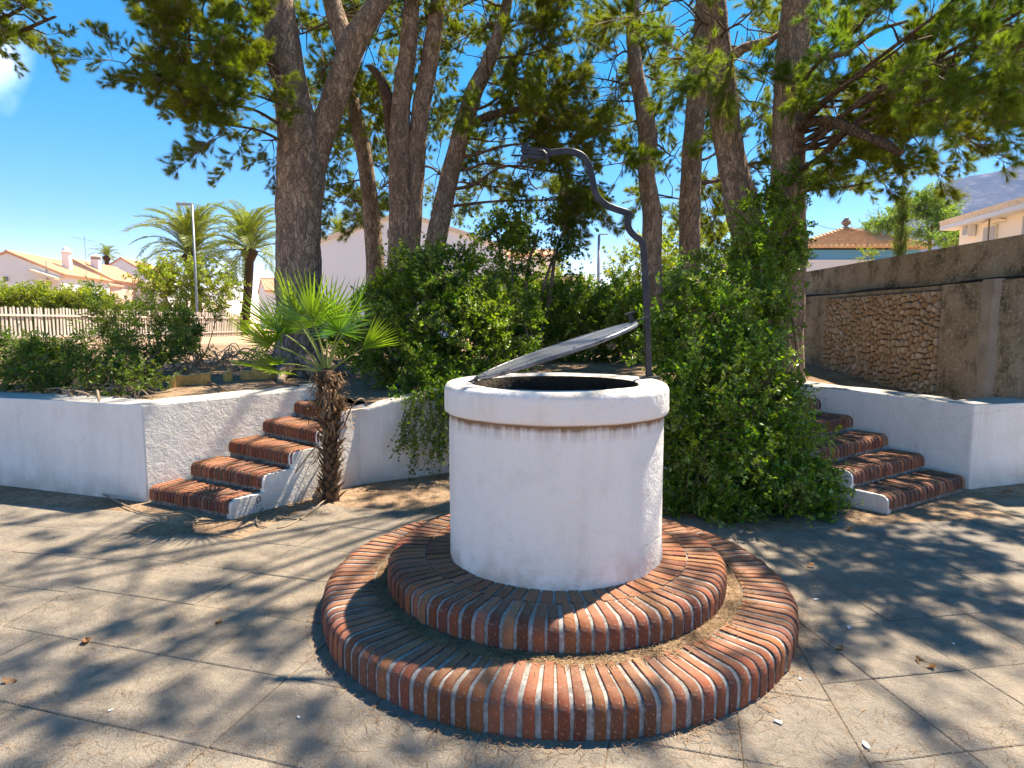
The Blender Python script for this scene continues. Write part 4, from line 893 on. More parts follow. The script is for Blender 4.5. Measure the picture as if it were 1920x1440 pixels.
def shrub(label, cat, blobs, meshes, seed, base=None, name='shrub', r=.02, group=None, **k):
    t = thing(name, label, cat, (0, 0, 0), group); blob(t, blobs, meshes, seed, **k)
    if base is not None: stems(t, base, [b[0] for b in blobs], r, seed=seed)
    return t
G_O = 'oleander shrubs in the left planter'
def oleander(label, u, v, Y, n, hgt, wid, seed):
    t = thing('oleander_shrub', label, 'shrub', (0, 0, 0), G_O); rr = random.Random(seed); b = at(u, v, Y); b.z = soil_z(b.x, b.y) - .02; mb = MB()
    for i in range(n):
        tip = b + Vector((rr.uniform(-wid, wid), rr.uniform(-wid, wid) * .8, hgt * rr.uniform(.45, 1)))
        P = smooth_path([b + Vector((rr.uniform(-.08, .08), rr.uniform(-.08, .08), 0)), b.lerp(tip, .5) + Vector((rr.uniform(-.06, .06), rr.uniform(-.06, .06), -.05)), tip], 4)
        mb.tube(P, list(np.linspace(.011, .005, len(P))), 5)
        for q in (P[-1], P[-3])[:rr.choice((1, 2, 2))]:
            link('leafy_shoot', rr.choice(OLE), t, aim(q, (tip - b) * .8 + Vector((rr.gauss(0, .35), rr.gauss(0, .35), .2)), rr.uniform(-3, 3), rr.uniform(.65, 1.05)))
    obj('stem', mb, M['dryvine'], t, True)
oleander('tall oleander in the left planter in front of the picket fence, nearest the lamp post', 300, 700, 8.4, 9, .86, .22, 21)
oleander('tall oleander left of the other, against the pale pickets in the planter', 225, 700, 8.0, 9, .84, .22, 22)
oleander('low dark oleander just left of the fan palm fronds', 375, 700, 8.6, 7, .66, .2, 23)
oleander('oleander bush at the left picture edge in the planter', 20, 712, 7.4, 7, .45, .3, 24)
oleander('oleander growing behind the yellow rock in the left planter', 150, 712, 7.2, 8, .40, .3, 25)
oleander('oleander spreading over the dry vines, planter centre left', 265, 715, 7.0, 9, .46, .28, 26)
oleander('small oleander between the left edge and the yellow rock', 85, 712, 7.0, 8, .36, .3, 27)
oleander('small oleander just behind the first roll of log edging', 345, 700, 7.5, 7, .45, .2, 28)
cp = thing('creeper', 'leafy ground creeper along the top of the left white wall', 'creeper'); rr = random.Random(31)
for i in range(190):
    x = rr.uniform(-6.6, -3.05); y = 5.42 + (-3.05 - x) * .33 + rr.uniform(.12, 1.1)
    if x > -3.95 + .25 * rr.random() and y > 5.9: continue
    if x > -3.4 and rr.random() < .6: continue
    link('leafy_shoot', rr.choice(CREEP), cp, aim((x, y, soil_z(x, y) + rr.uniform(.02, .30)), (rr.gauss(0, .6), rr.gauss(-.3, .6), rr.uniform(.1, .9)), rr.uniform(-3, 3), rr.uniform(.6, 1)))
# dry vines heaped on the soil
dv = thing('dry_vines', 'tangle of dry brown vine stems lying in the left planter', 'vines')
def tangle(parent, cx, cy, n, rad, hgt, seed, r=.008):
    rr = random.Random(seed)
    for k in range(4):
        mb = MB()
        for i in range(n // 4):
            a = rr.uniform(0, 6.28); x, y = cx + rr.gauss(0, rad * .4), cy + rr.gauss(0, rad * .25); P = []
            for j in range(6):
                P.append((x, y, soil_z(x, y) + .01 + hgt * abs(math.sin(j * .6 + i)) * rr.uniform(.3, 1))); a += rr.gauss(0, .7); x += math.cos(a) * rad * .28; y += math.sin(a) * rad * .2
            mb.tube(smooth_path(P, 3), r * rr.uniform(.6, 1.2), 5)
        obj('stem', mb, M['dryvine'], parent, True)
tangle(dv, -3.95, 5.95, 26, .40, .16, 41); tangle(dv, -3.3, 8.3, 30, .6, .34, 43); tangle(dv, -4.3, 7.9, 24, .6, .3, 44); tangle(dv, -2.7, 6.6, 10, .35, .03, 45)
# loose long vines near the left stairs and on the paving
def vine(label, pts, r=.006):
    mb = MB(); mb.tube(smooth_path(pts, 5), r, 6); return tag(obj('loose_vine', mb, M['dryvine'], None, True), label, 'vine', 'dry vine stems')
def gz(u, v, z=.006): p = onz(u, v, z); return tuple(p)
vine('long dry vine curving from the third left step down to the ground beside the palm', [onz(597, 832, .52), onz(572, 862, .36), onz(540, 905, .16), (gz(500, 945, .03)), gz(482, 968), gz(483, 984), gz(500, 988)])
vine('dry vine lying on the ground at the foot of the palm trunk', [gz(638, 915, .02), gz(600, 945, .03), gz(575, 965), gz(540, 985), gz(520, 990)])
vine('dry vine lying in front of the lowest left step', [gz(170, 915, .02), gz(220, 940, .02), gz(270, 962, .012), gz(320, 962, .012), gz(345, 960, .012), gz(372, 975, .01), gz(350, 985, .01)], .006)
vine('thin dry vine drooping over the top left step', [onz(645, 800, .62), onz(655, 772, .74), onz(668, 752, .84), onz(680, 748, .84), onz(688, 760, .74)], .007)
for i, (u0, u1, v0) in enumerate(((150, 240, 905), (185, 250, 925))):
    pass
# log edging rolls
def edging(label, pts, n, Y=None, group='rolls of log edging in the left planter'):
    t = thing('log_edging', label, 'edging', (0, 0, 0), group); rr = random.Random(n + int(pts[0][0])); P = [Vector(p) for p in pts]
    for i in range(n):
        f = i / max(1, n - 1) * (len(P) - 1); k = min(int(f), len(P) - 2); p = P[k].lerp(P[k + 1], f - k); h = rr.uniform(.13, .17); r = rr.uniform(.032, .04)
        z0 = soil_z(p.x, p.y) - .03; mb = MB(); mb.tube([(p.x, p.y, z0), (p.x, p.y, z0 + h - .006)], [r, r], 9, cap=False); mb.tube([(p.x, p.y, z0 + h - .006), (p.x, p.y, z0 + h)], [r, r * .82], 9, 1)
        o = obj('stake', mb, [M['stake'], M['stakeend']], t, False)
    return t
def sp(u, v, z=.86): p = onz(u, v, z); return (p.x, p.y)
sp = lambda u, Y: (at(u, 605, Y).x, Y)
e1 = [(*sp(318, 6.55), 0), (*sp(345, 6.75), 0), (*sp(384, 6.8), 0)]
edging('roll of yellow log edging nearest the wall, among the oleanders', e1, 10)
edging('single short log stump between the two rolls of log edging', [(*sp(420, 7.1), 0), (*sp(426, 7.12), 0)], 2)
edging('longer roll of yellow log edging beside the thick pine', [(*sp(452, 7.3), 0), (*sp(488, 7.4), 0), (*sp(524, 7.55), 0)], 11)
mb = MB(); mb.tube([at(443, 694, 7.0) + Vector((.055 * math.cos(a), 0, .055 * math.sin(a))) for a in np.linspace(0, 6.28, 20)], .008, 6)
tag(obj('vine_loop', mb, M['dryvine'], None, True), 'round loop of dry vine leaning beside the log stump', 'vine')
mb = MB(); mb.box((0, 0, .05), (.16, .14, .22), .5, top=.7); o = link('rock', bevel_mesh(mb.mesh('rock', M['yrock']), .02, 2)); p = onz(133, 738, .82); o.location = (p.x, p.y + .15, .80); tag(o, 'yellowish broken rock behind the left white wall', 'rock')
# sticks on the slope
for i, (a_, b_, lab) in enumerate((((330, 705), (430, 735), 'dark fallen stick sloping down towards the left white wall'), ((560, 722), (470, 732), 'pale stick lying on the slope left of the palm'), ((395, 690), (455, 660), 'bare forked stick leaning behind the log stump'))):
    A = onz(*a_, .84); B = onz(*b_, .82) if i < 2 else at(*b_, 8.0); mb = MB(); mb.tube(smooth_path([A, A.lerp(B, .4) + Vector((0, 0, .03)), A.lerp(B, .7) + Vector((.02, .03, .02)), B], 4), lerp_list([.016, .013, .012, .007], 13), 6, wob=.15)
    tag(obj('stick', mb, M['twig'], None, True), lab, 'stick')

# ------------------------------------------------------------------ small fan palm in front of the stairs
PB = Vector((-1.55, 5.20, 0)); PT = 1.10
palm = thing('fan_palm', 'small fan palm with a shaggy brown trunk beside the left brick stairs', 'palm', PB)
mb = MB(); ax = [Vector((.03 * math.sin(z * 2.2) - .02 * z, 0, z)) for z in np.linspace(-.05, PT, 14)]
mb.tube(ax, lerp_list([.085, .064, .06, .058, .06, .064, .07, .078, .07], 14), 16, wob=.1); obj('trunk', mb, M['palmtrunk'], palm, True)
def boot(seed):
    g = random.Random(seed); mb = MB(); w = .030
    vs = [(0, -w, 0), (0, w, 0), (.022, 0, .006), (.035, -w * .6, .065), (.035, w * .6, .065), (.050, 0, .06), (.052 + g.uniform(0, .03), g.uniform(-.01, .01), .105)]
    mb.add(vs, [(0, 2, 5, 3), (2, 1, 4, 5), (3, 5, 6), (5, 4, 6), (0, 3, 4, 1), (3, 6, 4)]); return mb.mesh('leaf_base', M['boot'])
boots = [boot(s) for s in range(4)]; rr = random.Random(5)
for i in range(150):
    f = i / 150; z = .02 + f * (PT - .08); a = i * 2.39996; c = Vector((np.interp(z, [p.z for p in ax], [p.x for p in ax]), 0, z)); r = float(np.interp(f, [0, .1, .5, .85, 1], [.062, .052, .048, .06, .058]))
    e = Vector((math.cos(a), math.sin(a), 0))
    link('leaf_base', rr.choice(boots), palm, Matrix.Translation(c + e * r) @ Matrix.Rotation(a, 4, 'Z') @ Matrix.Rotation(rr.uniform(-.1, .45), 4, 'Y') @ Matrix.Scale(rr.uniform(.6, .95), 4))
def strand_mesh(seed):
    g = random.Random(seed); mb = MB()
    for i in range(7):
        x = y = 0; z = 0; P = [(0, g.uniform(-.02, .02), 0)]
        for k in range(4): P.append((P[-1][0] + g.uniform(.008, .03), P[-1][1] + g.uniform(-.02, .02), P[-1][2] + g.uniform(-.05, .02)))
        for k in range(4):
            a, b = P[k], P[k + 1]; w = .005; mb.add([(a[0], a[1] - w, a[2]), (a[0], a[1] + w, a[2]), (b[0], b[1] + w * .7, b[2]), (b[0], b[1] - w * .7, b[2])], [(0, 1, 2, 3)])
    return mb.mesh('dry_fibre', M['fibre'])
stm = [strand_mesh(s) for s in range(4)]
for i in range(46):
    z = rr.uniform(.70, PT) if i < 34 else rr.uniform(.05, .7); a = rr.uniform(0, 6.28)
    link('dry_fibre', rr.choice(stm), palm, Matrix.Translation(Vector((-.02 * z + .03 * math.sin(z * 2.2), 0, z))) @ Matrix.Rotation(a, 4, 'Z') @ Matrix.Translation((.08, 0, 0)) @ Matrix.Scale(rr.uniform(.9, 1.6), 4))
def fan_mesh(seed, nlf=24, Rf=.46, half=1.55, pet=.44, fold=.5):
    """petiole along +X, fan of folded leaflets opening at its end"""
    g = random.Random(seed); mb = MB()
    P = [Vector((pet * t, 0, .03 * math.sin(t * PI))) for t in np.linspace(0, 1, 6)]; mb.tube(P, list(np.linspace(.011, .006, 6)), 5, 0)
    o = Vector((pet, 0, 0))
    for i in range(nlf):
        a = -half + 2 * half * i / (nlf - 1) + g.uniform(-.02, .02); ln = Rf * (.72 + .28 * math.cos(a * .62)) * g.uniform(.93, 1.05)
        d = Vector((math.cos(a), math.sin(a), .10 * math.cos(a * 2) + g.uniform(-.05, .05) + fold * abs(a) / half * .35)); d.normalize(); s = Vector((-math.sin(a), math.cos(a), 0)); up = d.cross(s) * -1
        if up.z < 0: up = -up
        prev = None; rows = []
        for t, w in ((.0, .003), (.3, .011), (.55, .009), (.8, .005), (1, .0005)):
            c = o + d * ln * t + Vector((0, 0, -.05 * ln * max(0, t - .55) ** 2 * 4 * g.uniform(.0, 1.2))); rows.append((c - s * w, c - up * w * .9, c + s * w))
        vs = [p for r_ in rows for p in r_]; fs = []
        for k in range(4):
            fs += [(3 * k, 3 * k + 1, 3 * k + 4, 3 * k + 3), (3 * k + 1, 3 * k + 2, 3 * k + 5, 3 * k + 4)]
        mb.add(vs, fs, 1)
    return mb.mesh('frond', [M['petiole'], M['palm']])
FR = [fan_mesh(1), fan_mesh(2, 24, .40, 1.6), fan_mesh(3, 28, .45, 1.95)]
FC = [fan_mesh(5, 14, .42, .35, .35), fan_mesh(6, 14, .42, .55, .40)]
top = Vector((0, 0, PT - .02))
# (azimuth deg from +X, elevation deg, scale, roll deg, closed?)
fr_list_old = [(200, 24, 1.05, 20, 0), (185, 38, 1.0, -15, 0), (170, 8, .92, 10, 0), (225, 40, 1.0, 30, 0), (250, 52, .98, 0, 0), (275, 62, .95, 15, 0), (150, 48, 1.0, -25, 0), (120, 60, 1.0, 0, 0), (90, 68, .95, 20, 0),
           (300, 55, .95, -10, 0), (330, 48, .95, 0, 0), (212, 12, .80, 0, 0), (195, 58, 1.05, 15, 0), (235, 66, 1.0, -10, 0), (170, 66, 1.05, 0, 0), (20, 58, 1.1, 0, 1), (2, 26, 1.10, 60, 2), (350, 14, .9, 30, 2), (40, 45, .9, 0, 0), (262, 28, .75, 10, 0), (290, 80, .8, 0, 1), (140, 25, .9, 0, 0), (60, 30, .8, 0, 0)]
fr_list = [(205, 30, 1.0, 20, 0), (188, 44, 1.0, -15, 0), (172, 2, .86, 15, 0), (255, 66, .98, 0, 0), (150, 55, .9, -25, 0), (195, 64, 1.08, 15, 0), (30, 62, 1.1, 0, 1), (8, 34, .78, 75, 2), (320, 60, .8, 0, 0), (214, 14, .75, 10, 0), (90, 76, .9, 0, 0), ]
for az, el, s_, ro, cl in fr_list:
    a, e = math.radians(az), math.radians(el); d = Vector((math.cos(a) * math.cos(e), math.sin(a) * math.cos(e), math.sin(e)))
    mesh = rr.choice(FR) if not cl else FC[cl - 1]
    link('frond', mesh, palm, aim(top + d * .05, d, math.radians(ro), s_))

# ------------------------------------------------------------------ date palms, far
def date_frond(seed, L=2.6):
    g = random.Random(seed); mb = MB(); P = []
    for t in np.linspace(0, 1, 12): P.append(Vector((L * (t - .18 * t ** 3), 0, L * (.26 * t - .62 * t ** 2.4))))
    mb.tube(P, list(np.linspace(.035, .008, 12)), 4, 0)
    for i in range(56):
        t = .12 + .88 * i / 56; f = t * 11; k = min(int(f), 10); p = P[k].lerp(P[k + 1], f - k); tg = (P[k + 1] - P[k]).normalized()
        ln = .42 * (1 - .5 * abs(t - .45)) * (1.05 - .5 * max(0, t - .75) * 2)
        for s in (-1, 1):
            d = (tg * .75 + Vector((0, s * .8, 0)) + Vector((0, 0, g.uniform(-.15, .35)))).normalized(); e = p + d * ln + Vector((0, 0, -.1 * ln)); n_ = Vector((tg.z, 0, -tg.x)); w = .022
            mb.add([p - tg * w * .5, p + d * ln * .5 + tg * w, e, p + d * ln * .5 - tg * w], [(0, 1, 2, 3)], 1)
    return mb.mesh('frond', [M['petiole'], M['date']])
DF = [date_frond(s) for s in range(3)]
def date_palm(label, base, top, tr, n, sc, seed, lo=-.9, hi=1.45, dead=True):
    t = thing('date_palm', label, 'palm tree', (0, 0, 0), 'palms in the distance'); rr = random.Random(seed); b, p = Vector(base), Vector(top); mb = MB()
    P = smooth_path([b, b.lerp(p, .5) + Vector((tr * .3, 0, 0)), p], 8); mb.tube(P, lerp_list([tr * 1.25, tr, tr, tr * 1.1], len(P)), 12, wob=.08)
    mb.tube([p + Vector((0, 0, -.5)), p + Vector((0, 0, -.1)), p + Vector((0, 0, .15))], [tr, tr * 2.0, tr * 1.0], 10, wob=.2); obj('trunk', mb, M['palmtrunk'], t, True)
    for i in range(n):
        a = i * 2.4 + rr.uniform(-.2, .2); e = lo + (hi - lo) * math.sqrt((i + .5) / n)
        d = Vector((math.cos(a) * math.cos(e), math.sin(a) * math.cos(e), math.sin(e)))
        link('frond', rr.choice(DF), t, aim(p, d, rr.uniform(-.3, .3), sc * rr.uniform(.8, 1.1)))
    return t
def gp(u, Y, z=.92): p = at(u, 605, Y); return Vector((p.x, Y, z))
date_palm('tall date palm next to the thick pine, crown against the sky', gp(455, 30), at(468, 470, 30), .20, 38, 1.15, 51)
date_palm('bushy date palm behind the slim lamp post', gp(370, 32), at(358, 478, 32), .24, 40, 1.38, 52, lo=-.6)
date_palm('distant palm rising behind the terracotta roofs and round chimney', gp(200, 75), at(200, 482, 75), .25, 26, .85, 53)
date_palm('palm crown peeking over the white gable house left of the slender pine', gp(635, 34), at(634, 440, 34), .22, 26, .55, 54, lo=-.3)
shrub('yellow-green feathery bush below the bushy date palm', 'bush', [(at(350, 530, 27), (1.7, 1.4, .9), 40), (at(300, 535, 27), (1.0, 1, .6), 20), (at(400, 550, 27), (1.0, 1, .8), 24)], BRT, 61, gp(350, 27), 'bush', .05, scale=(.8, 1.3), shell=.3)
# clipped hedges behind the picket fence
def far_hedge(label, u0, u1, Y0, Y1, ztop, n, meshes, seed):
    t = thing('hedge', label, 'hedge', (0, 0, 0), 'hedges beyond the picket fence'); rr = random.Random(seed)
    A, B = gp(u0, Y0), gp(u1, Y1)
    mb = MB(); d = (B - A).normalized(); nn = Vector((-d.y, d.x, 0)) * .5; mb.prism([tuple((A - nn)[:2]), tuple((B - nn)[:2]), tuple((B + nn)[:2]), tuple((A + nn)[:2])], .7, ztop - .45); obj('core', mb, M['oleander'], t)
    for i in range(n):
        p = A.lerp(B, rr.random()) + Vector((0, rr.uniform(-.8, .6), 0)); p.z = .95 + (ztop - 1.35) * rr.random() ** .5
        link('leafy_shoot', rr.choice(meshes), t, aim(p, (rr.gauss(0, .5), rr.uniform(-1, .3), rr.uniform(.2, 1.2)), rr.uniform(-3, 3), rr.uniform(.7, 1.2)))
far_hedge('tall bright green hedge behind the picket fence at the left picture edge', -60, 205, 27, 27, 3.05, 190, BRT, 71)
far_hedge('lower pale green hedge behind the fence, right of the bright one', 212, 362, 29, 30, 2.35, 80, BRT, 72)
far_hedge('low green hedge behind the fence under the tall date palm', 372, 450, 29, 29, 1.75, 40, BRT, 73)
# shrubs behind the back wall, centre and right
shrub('rounded yellow-green bush behind the iron post, above the hedge', 'bush', [(at(1205, 520, 15), (.75, .6, .75), 36), (at(1270, 480, 16), (.7, .6, .75), 34)], BRT, 62, gp(1230, 15.4), 'bush', .04, scale=(.5, .9))
shrub('pale green low bushes below the distant pink building', 'bush', [(at(1050, 545, 16), (.9, .5, .35), 30)], BRT, 63, gp(1050, 16), 'bush', .03, scale=(.5, .8))
shrub('yellowish bush seen low between the right-hand pines', 'bush', [(at(1345, 470, 17), (.9, .6, .8), 34), (at(1430, 520, 16), (.6, .5, .6), 20)], BRT, 64, gp(1380, 16.5), 'bush', .04, scale=(.5, .9))
shrub('green undergrowth at the foot of the slender pine, left', 'bush', [(at(665, 655, 9.6), (.30, .3, .2), 16), (at(625, 640, 9.8), (.3, .3, .25), 12), (at(690, 600, 10.4), (.3, .2, .3), 10)], CREEP + IVY, 65, (-2.6, 9.7, .9), 'bush', .015)
shrub('small bush sprouting at the right stairs beside the white wall', 'bush', [((2.62, 5.95, .62), (.13, .12, .22), 8)], HEDGE, 66, (2.6, 5.9, .5), 'bush', .008, scale=(.4, .7))
shrub('bright rounded sprig peeking over the concrete wall before the blue-banded house', 'bush', [(at(1625, 482, 14), (.12, .1, .08), 5)], BRT, 67, at(1625, 560, 14), 'bush', .02, scale=(.25, .35))
t = thing('cypress', 'narrow columnar cypress behind the concrete wall', 'tree')
for k in range(9): blob(t, [((at(1716, 0, 16).x, 16, 2.2 + k * .29), (.17 - .008 * k, .17 - .008 * k, .26), 20)], CYP, 80 + k, out=.25, up=1.2, shell=.3, scale=(.45, .75))
mb = MB(); mb.tube([(at(1716, 0, 16).x, 16, .6), (at(1716, 0, 16).x, 16, 5.0)], [.06, .008], 6); obj('trunk', mb, M['twig'], t)
t = shrub('airy light green tree behind the cypress, in front of the mountain', 'tree', [(at(1750, 405, 26), (1.0, .9, .85), 44), (at(1775, 440, 25), (.9, .8, .5), 30), (at(1735, 385, 26), (.6, .6, .45), 16)], MEL, 68, gp(1745, 26), 'broadleaf_tree', .09, shell=.2)
t = shrub('drooping light green tree left of the cypress, above the tiled hip roof', 'tree', [(at(1665, 415, 30), (.95, .8, .6), 34), (at(1640, 440, 31), (.6, .6, .4), 14)], MEL, 69, gp(1665, 30), 'broadleaf_tree', .09, shell=.2, droop=.7)
t = shrub('low green shrub between the light tree and the cream house', 'bush', [(at(1790, 448, 22), (.5, .4, .3), 16)], MEL, 70, gp(1790, 22), 'bush', .03, shell=.2, scale=(.5, .8))
# ------------------------------------------------------------------ picket fence and lamp posts
fe = thing('picket_fence', 'pale weathered picket fence running away behind the left planter', 'fence')
FA, FB = Vector((-13.25, 14.8, 0)), Vector((-11.85, 27.5, 0)); fd = (FB - FA).normalized(); fl = (FB - FA).length; rr = random.Random(9)
def picket(seed):
    g = random.Random(seed); mb = MB(); h = .99; w = .055
    mb.add([(-w / 2, -.011, 0), (w / 2, -.011, 0), (w / 2, .011, 0), (-w / 2, .011, 0), (-w / 2, -.011, h - .02), (w / 2, -.011, h - .02), (w / 2, .011, h - .02), (-w / 2, .011, h - .02), (-w / 4, -.011, h), (w / 4, -.011, h), (w / 4, .011, h), (-w / 4, .011, h)],
           [(0, 1, 5, 4), (1, 2, 6, 5), (2, 3, 7, 6), (3, 0, 4, 7), (4, 5, 9, 8), (5, 6, 10, 9), (6, 7, 11, 10), (7, 4, 8, 11), (8, 9, 10, 11)]); return mb.mesh('picket', M['picket'])
pk = [picket(s) for s in range(2)]
n = int(fl / .121); fa = math.atan2(fd.y, fd.x)
for i in range(n):
    p = FA + fd * (i * .121); link('picket', rr.choice(pk), fe, Matrix.Translation((p.x, p.y, .93)) @ Matrix.Rotation(fa + PI, 4, 'Z') @ Euler((rr.uniform(-.02, .02), rr.uniform(-.02, .02), rr.uniform(-.15, .15))).to_matrix().to_4x4() @ Matrix.Scale(rr.uniform(.975, 1.015), 4))
for z in (1.12, 1.70):
    mb = MB(); c = (FA + FB) / 2; mb.box((c.x + .03, c.y, z), (fl, .035, .05), fa); obj('rail', mb, M['picket'], fe)
kerb = MB(); a, b = gp(-80, 38), gp(470, 44); d = (b - a).normalized(); kerb.box(((a + b) / 2) + Vector((0, 0, .12)), ((b - a).length, .3, .42), math.atan2(d.y, d.x))
tag(obj('low_wall', kerb, M['housewhite']), 'low white wall on the far side of the sandy street beyond the pickets', 'wall')
def lamp(label, u, Y, vtop, side, r):
    t = thing('street_lamp', label, 'street lamp'); b = gp(u, Y); zt = at(u, vtop, Y).z
    mb = MB(); mb.tube([(b.x, b.y, .9), (b.x, b.y, 1.9), (b.x, b.y, zt)], [r * 1.4, r * 1.1, r * .8], 10); obj('pole', mb, M['galv'], t, True)
    mb = MB(); mb.box((b.x + side * .30, b.y, zt + .02), (.62, .16, .07)); obj('lamp_head', mb, M['galv'], t)
lamp('slim grey street lamp in front of the date palms, head turned left', 371, 26, 384, -1, .05)
lamp('far thin street lamp seen above the hedge left of the iron post', 1121, 44, 440, 1, .12)

# ------------------------------------------------------------------ houses
def roof_slab(mb, P, n_, th=.12, wave=.05, pitch=.22):
    """corrugated slope: P = [eave a, eave b, ridge b, ridge a]; pantile rows run from eave to ridge"""
    a, b, c, d = [Vector(p) for p in P]; nr = (b - a).cross(d - a).normalized(); k = max(2, int((b - a).length / pitch)) * 4
    vs = []; rows = 8
    for j in range(rows + 1):
        t = j / rows
        for i in range(k + 1):
            s = i / k; p = (a.lerp(b, s)).lerp(d.lerp(c, s), t); vs.append(p + nr * (th + wave * math.cos(2 * PI * i / 4) * .5 + .02 * (1 - (t * 24) % 1)))
    m = len(vs); vs += [a, b, c, d]
    fs = [(j * (k + 1) + i, j * (k + 1) + i + 1, (j + 1) * (k + 1) + i + 1, (j + 1) * (k + 1) + i) for j in range(rows) for i in range(k)]
    fs += [(m, 0, rows * (k + 1), m + 3), (m + 1, m + 2, rows * (k + 1) + k, k), (m, m + 1, k, 0), (m + 3, m + 2, m + 1, m)]
    mb.add(vs, fs)
def window(parent, p, w, h, yaw, glass='glass', fr=.05):
    mb = MB(); mb.box((0, 0, 0), (w + 2 * fr, .06, h + 2 * fr)); f = obj('window', mb, M['frame'], parent, False, Matrix.Translation(p) @ Matrix.Rotation(yaw, 4, 'Z'))
    mb = MB(); mb.box((0, -.034, 0), (w, .02, h)); obj('pane', mb, M[glass], f)
def gable(label, pk_, w, l, yaw, ez, rz, wallm, roofm, over=.25, cat='house'):
    """pk_: (x, y) under the front gable's peak"""
    t = thing('house', label, cat, (pk_[0], pk_[1], 0), None, yaw); mb = MB(); h = w / 2; z0 = .8
    mb.add([(-h, 0, z0), (h, 0, z0), (h, 0, ez), (0, 0, rz), (-h, 0, ez), (-h, l, z0), (h, l, z0), (h, l, ez), (0, l, rz), (-h, l, ez)], [(0, 1, 2, 3, 4), (9, 8, 7, 6, 5), (0, 5, 6, 1), (1, 6, 7, 2), (4, 9, 5, 0), (2, 7, 8, 3), (3, 8, 9, 4)])
    obj('wall', mb, M[wallm], t); s = (rz - ez) / h; oh = over; mb = MB()
    roof_slab(mb, [(h + oh, -.08, ez - s * oh), (h + oh, l + .1, ez - s * oh), (0, l + .1, rz), (0, -.08, rz)], 0); roof_slab(mb, [(-h - oh, l + .1, ez - s * oh), (-h - oh, -.08, ez - s * oh), (0, -.08, rz), (0, l + .1, rz)], 0)
    mb.tube([(0, -.1, rz + .13), (0, l + .1, rz + .13)], .11, 8); obj('roof', mb, M[roofm], t); return t
def chimney(parent, p, w, h, cap, dark=False):
    mb = MB(); mb.box((p[0], p[1], p[2] + h / 2), (w, w, h)); c = obj('chimney', mb, M['housewhite'], parent)
    mb = MB()
    if cap == 'dome': mb.lathe([(w * .78, h + p[2]), (w * .80, h + p[2] + .07), (w * .62, h + p[2] + .16), (w * .42, h + p[2] + .36), (w * .16, h + p[2] + .44), (.001, h + p[2] + .48)], 14, c=(p[0], p[1]))
    else:
        mb.lathe([(w * .62, h + p[2]), (w * .62, h + p[2] + .22), (w * .74, h + p[2] + .23), (w * .74, h + p[2] + .3), (w * .4, h + p[2] + .46), (.001, h + p[2] + .52)], 14, c=(p[0], p[1]))
    obj('chimney_cap', mb, M['housewhite'], c)
    if dark:
        mb = MB(); mb.lathe([(w * .64, h + p[2] + .03), (w * .64, h + p[2] + .2)], 14, c=(p[0], p[1])); obj('vent', mb, M['rust'], c)
ya = math.radians(11)
hA = gable('white gabled house with terracotta roof at the far left', (-35.85, 45), 6.6, 8, ya, 4.95, 6.42, 'housewhite', 'tile'); window(hA, (-.12, -.02, 4.6), .22, .32, 0)
chimney(hA, (2.0, 4.0, 5.2), .5, 1.7, 'dome')
mb = MB(); mb.tube([(2.9, 5.0, 5.0), (2.9, 5.0, 8.35)], .018, 5); mb.tube([(2.2, 4.9, 8.2), (3.6, 5.1, 7.95)], .014, 4)
for i in range(6): mb.tube([(2.2 + .28 * i, 4.9 + .04 * i - .35, 8.2 - .05 * i), (2.2 + .28 * i, 4.9 + .04 * i + .35, 8.2 - .05 * i)], .015, 4)
obj('aerial', mb, M['galv'], hA)
mb = MB(); mb.tube([(2.45, -.06, 3.9), (2.45, -.06, 5.9)], .03, 5); obj('pipe', mb, M['galv'], hA)
hB = gable('second terracotta roofed house, with the pale side gable, right of the round chimney', (-38.2, 55), 5.8, 9, ya, 5.25, 6.85, 'pinkwall', 'tile'); chimney(hB, (1.25, 1.5, 5.4), .62, 1.7, 'drum', True)
gable('farthest terracotta roofed house left of the bushy date palm', (-42.0, 68), 4.8, 9, ya, 6.8, 8.3, 'housewhite', 'tile')
po = thing('porch', 'long pale tiled porch roof along the side of the white gabled house', 'porch'); a, b = at(101, 521, 44.6), at(232, 536, 58); mb = MB(); d = (b - a).normalized(); nn = Vector((-d.y, d.x, 0))
roof_slab(mb, [a + Vector((0, 0, -.12)), b + Vector((0, 0, -.12)), b + nn * 1.6 + Vector((0, 0, .45)), a + nn * 1.6 + Vector((0, 0, .45))], 0); obj('roof', mb, M['tilepale'], po)
mb = MB(); c = (a + b) / 2 + nn * .8; mb.box((c.x, c.y, 2.75), ((b - a).length, .2, 3.6), math.atan2(d.y, d.x)); obj('wall', mb, M['cream'], po)
hW = thing('house', 'small white flat building with a dark window at the right end of the terrace', 'house', (at(252, 0, 61).x, 61, 0)); mb = MB(); mb.box((0, 1.5, 3.0), (3.0, 3, 4.4)); mb.box((0, 1.4, 5.28), (3.3, 3.4, .16)); obj('wall', mb, M['housewhite'], hW); window(hW, (-.6, -.02, 4.55), .5, .6, 0); window(hW, (.7, -.02, 2.9), 1.0, .9, 0)
hE = gable('low terracotta roofed house glimpsed under the tall date palm', (at(470, 0, 58).x, 58), 5.5, 10, math.radians(-62), 4.3, 5.4, 'housewhite', 'tile')
hC = gable('large white gabled house behind the slender pine and twin stems', (at(748, 0, 24).x, 24), 7.6, 8, 0, 4.28, 5.52, 'housewhite', 'tilepale', .0); window(hC, (at(725.5, 0, 24).x - at(748, 0, 24).x, -.02, at(0, 439, 24).z), .27, .30, 0, 'glass', .03)
chimney(hC, (at(664, 0, 24).x - at(748, 0, 24).x, .6, 4.5), .5, .45, 'dome')
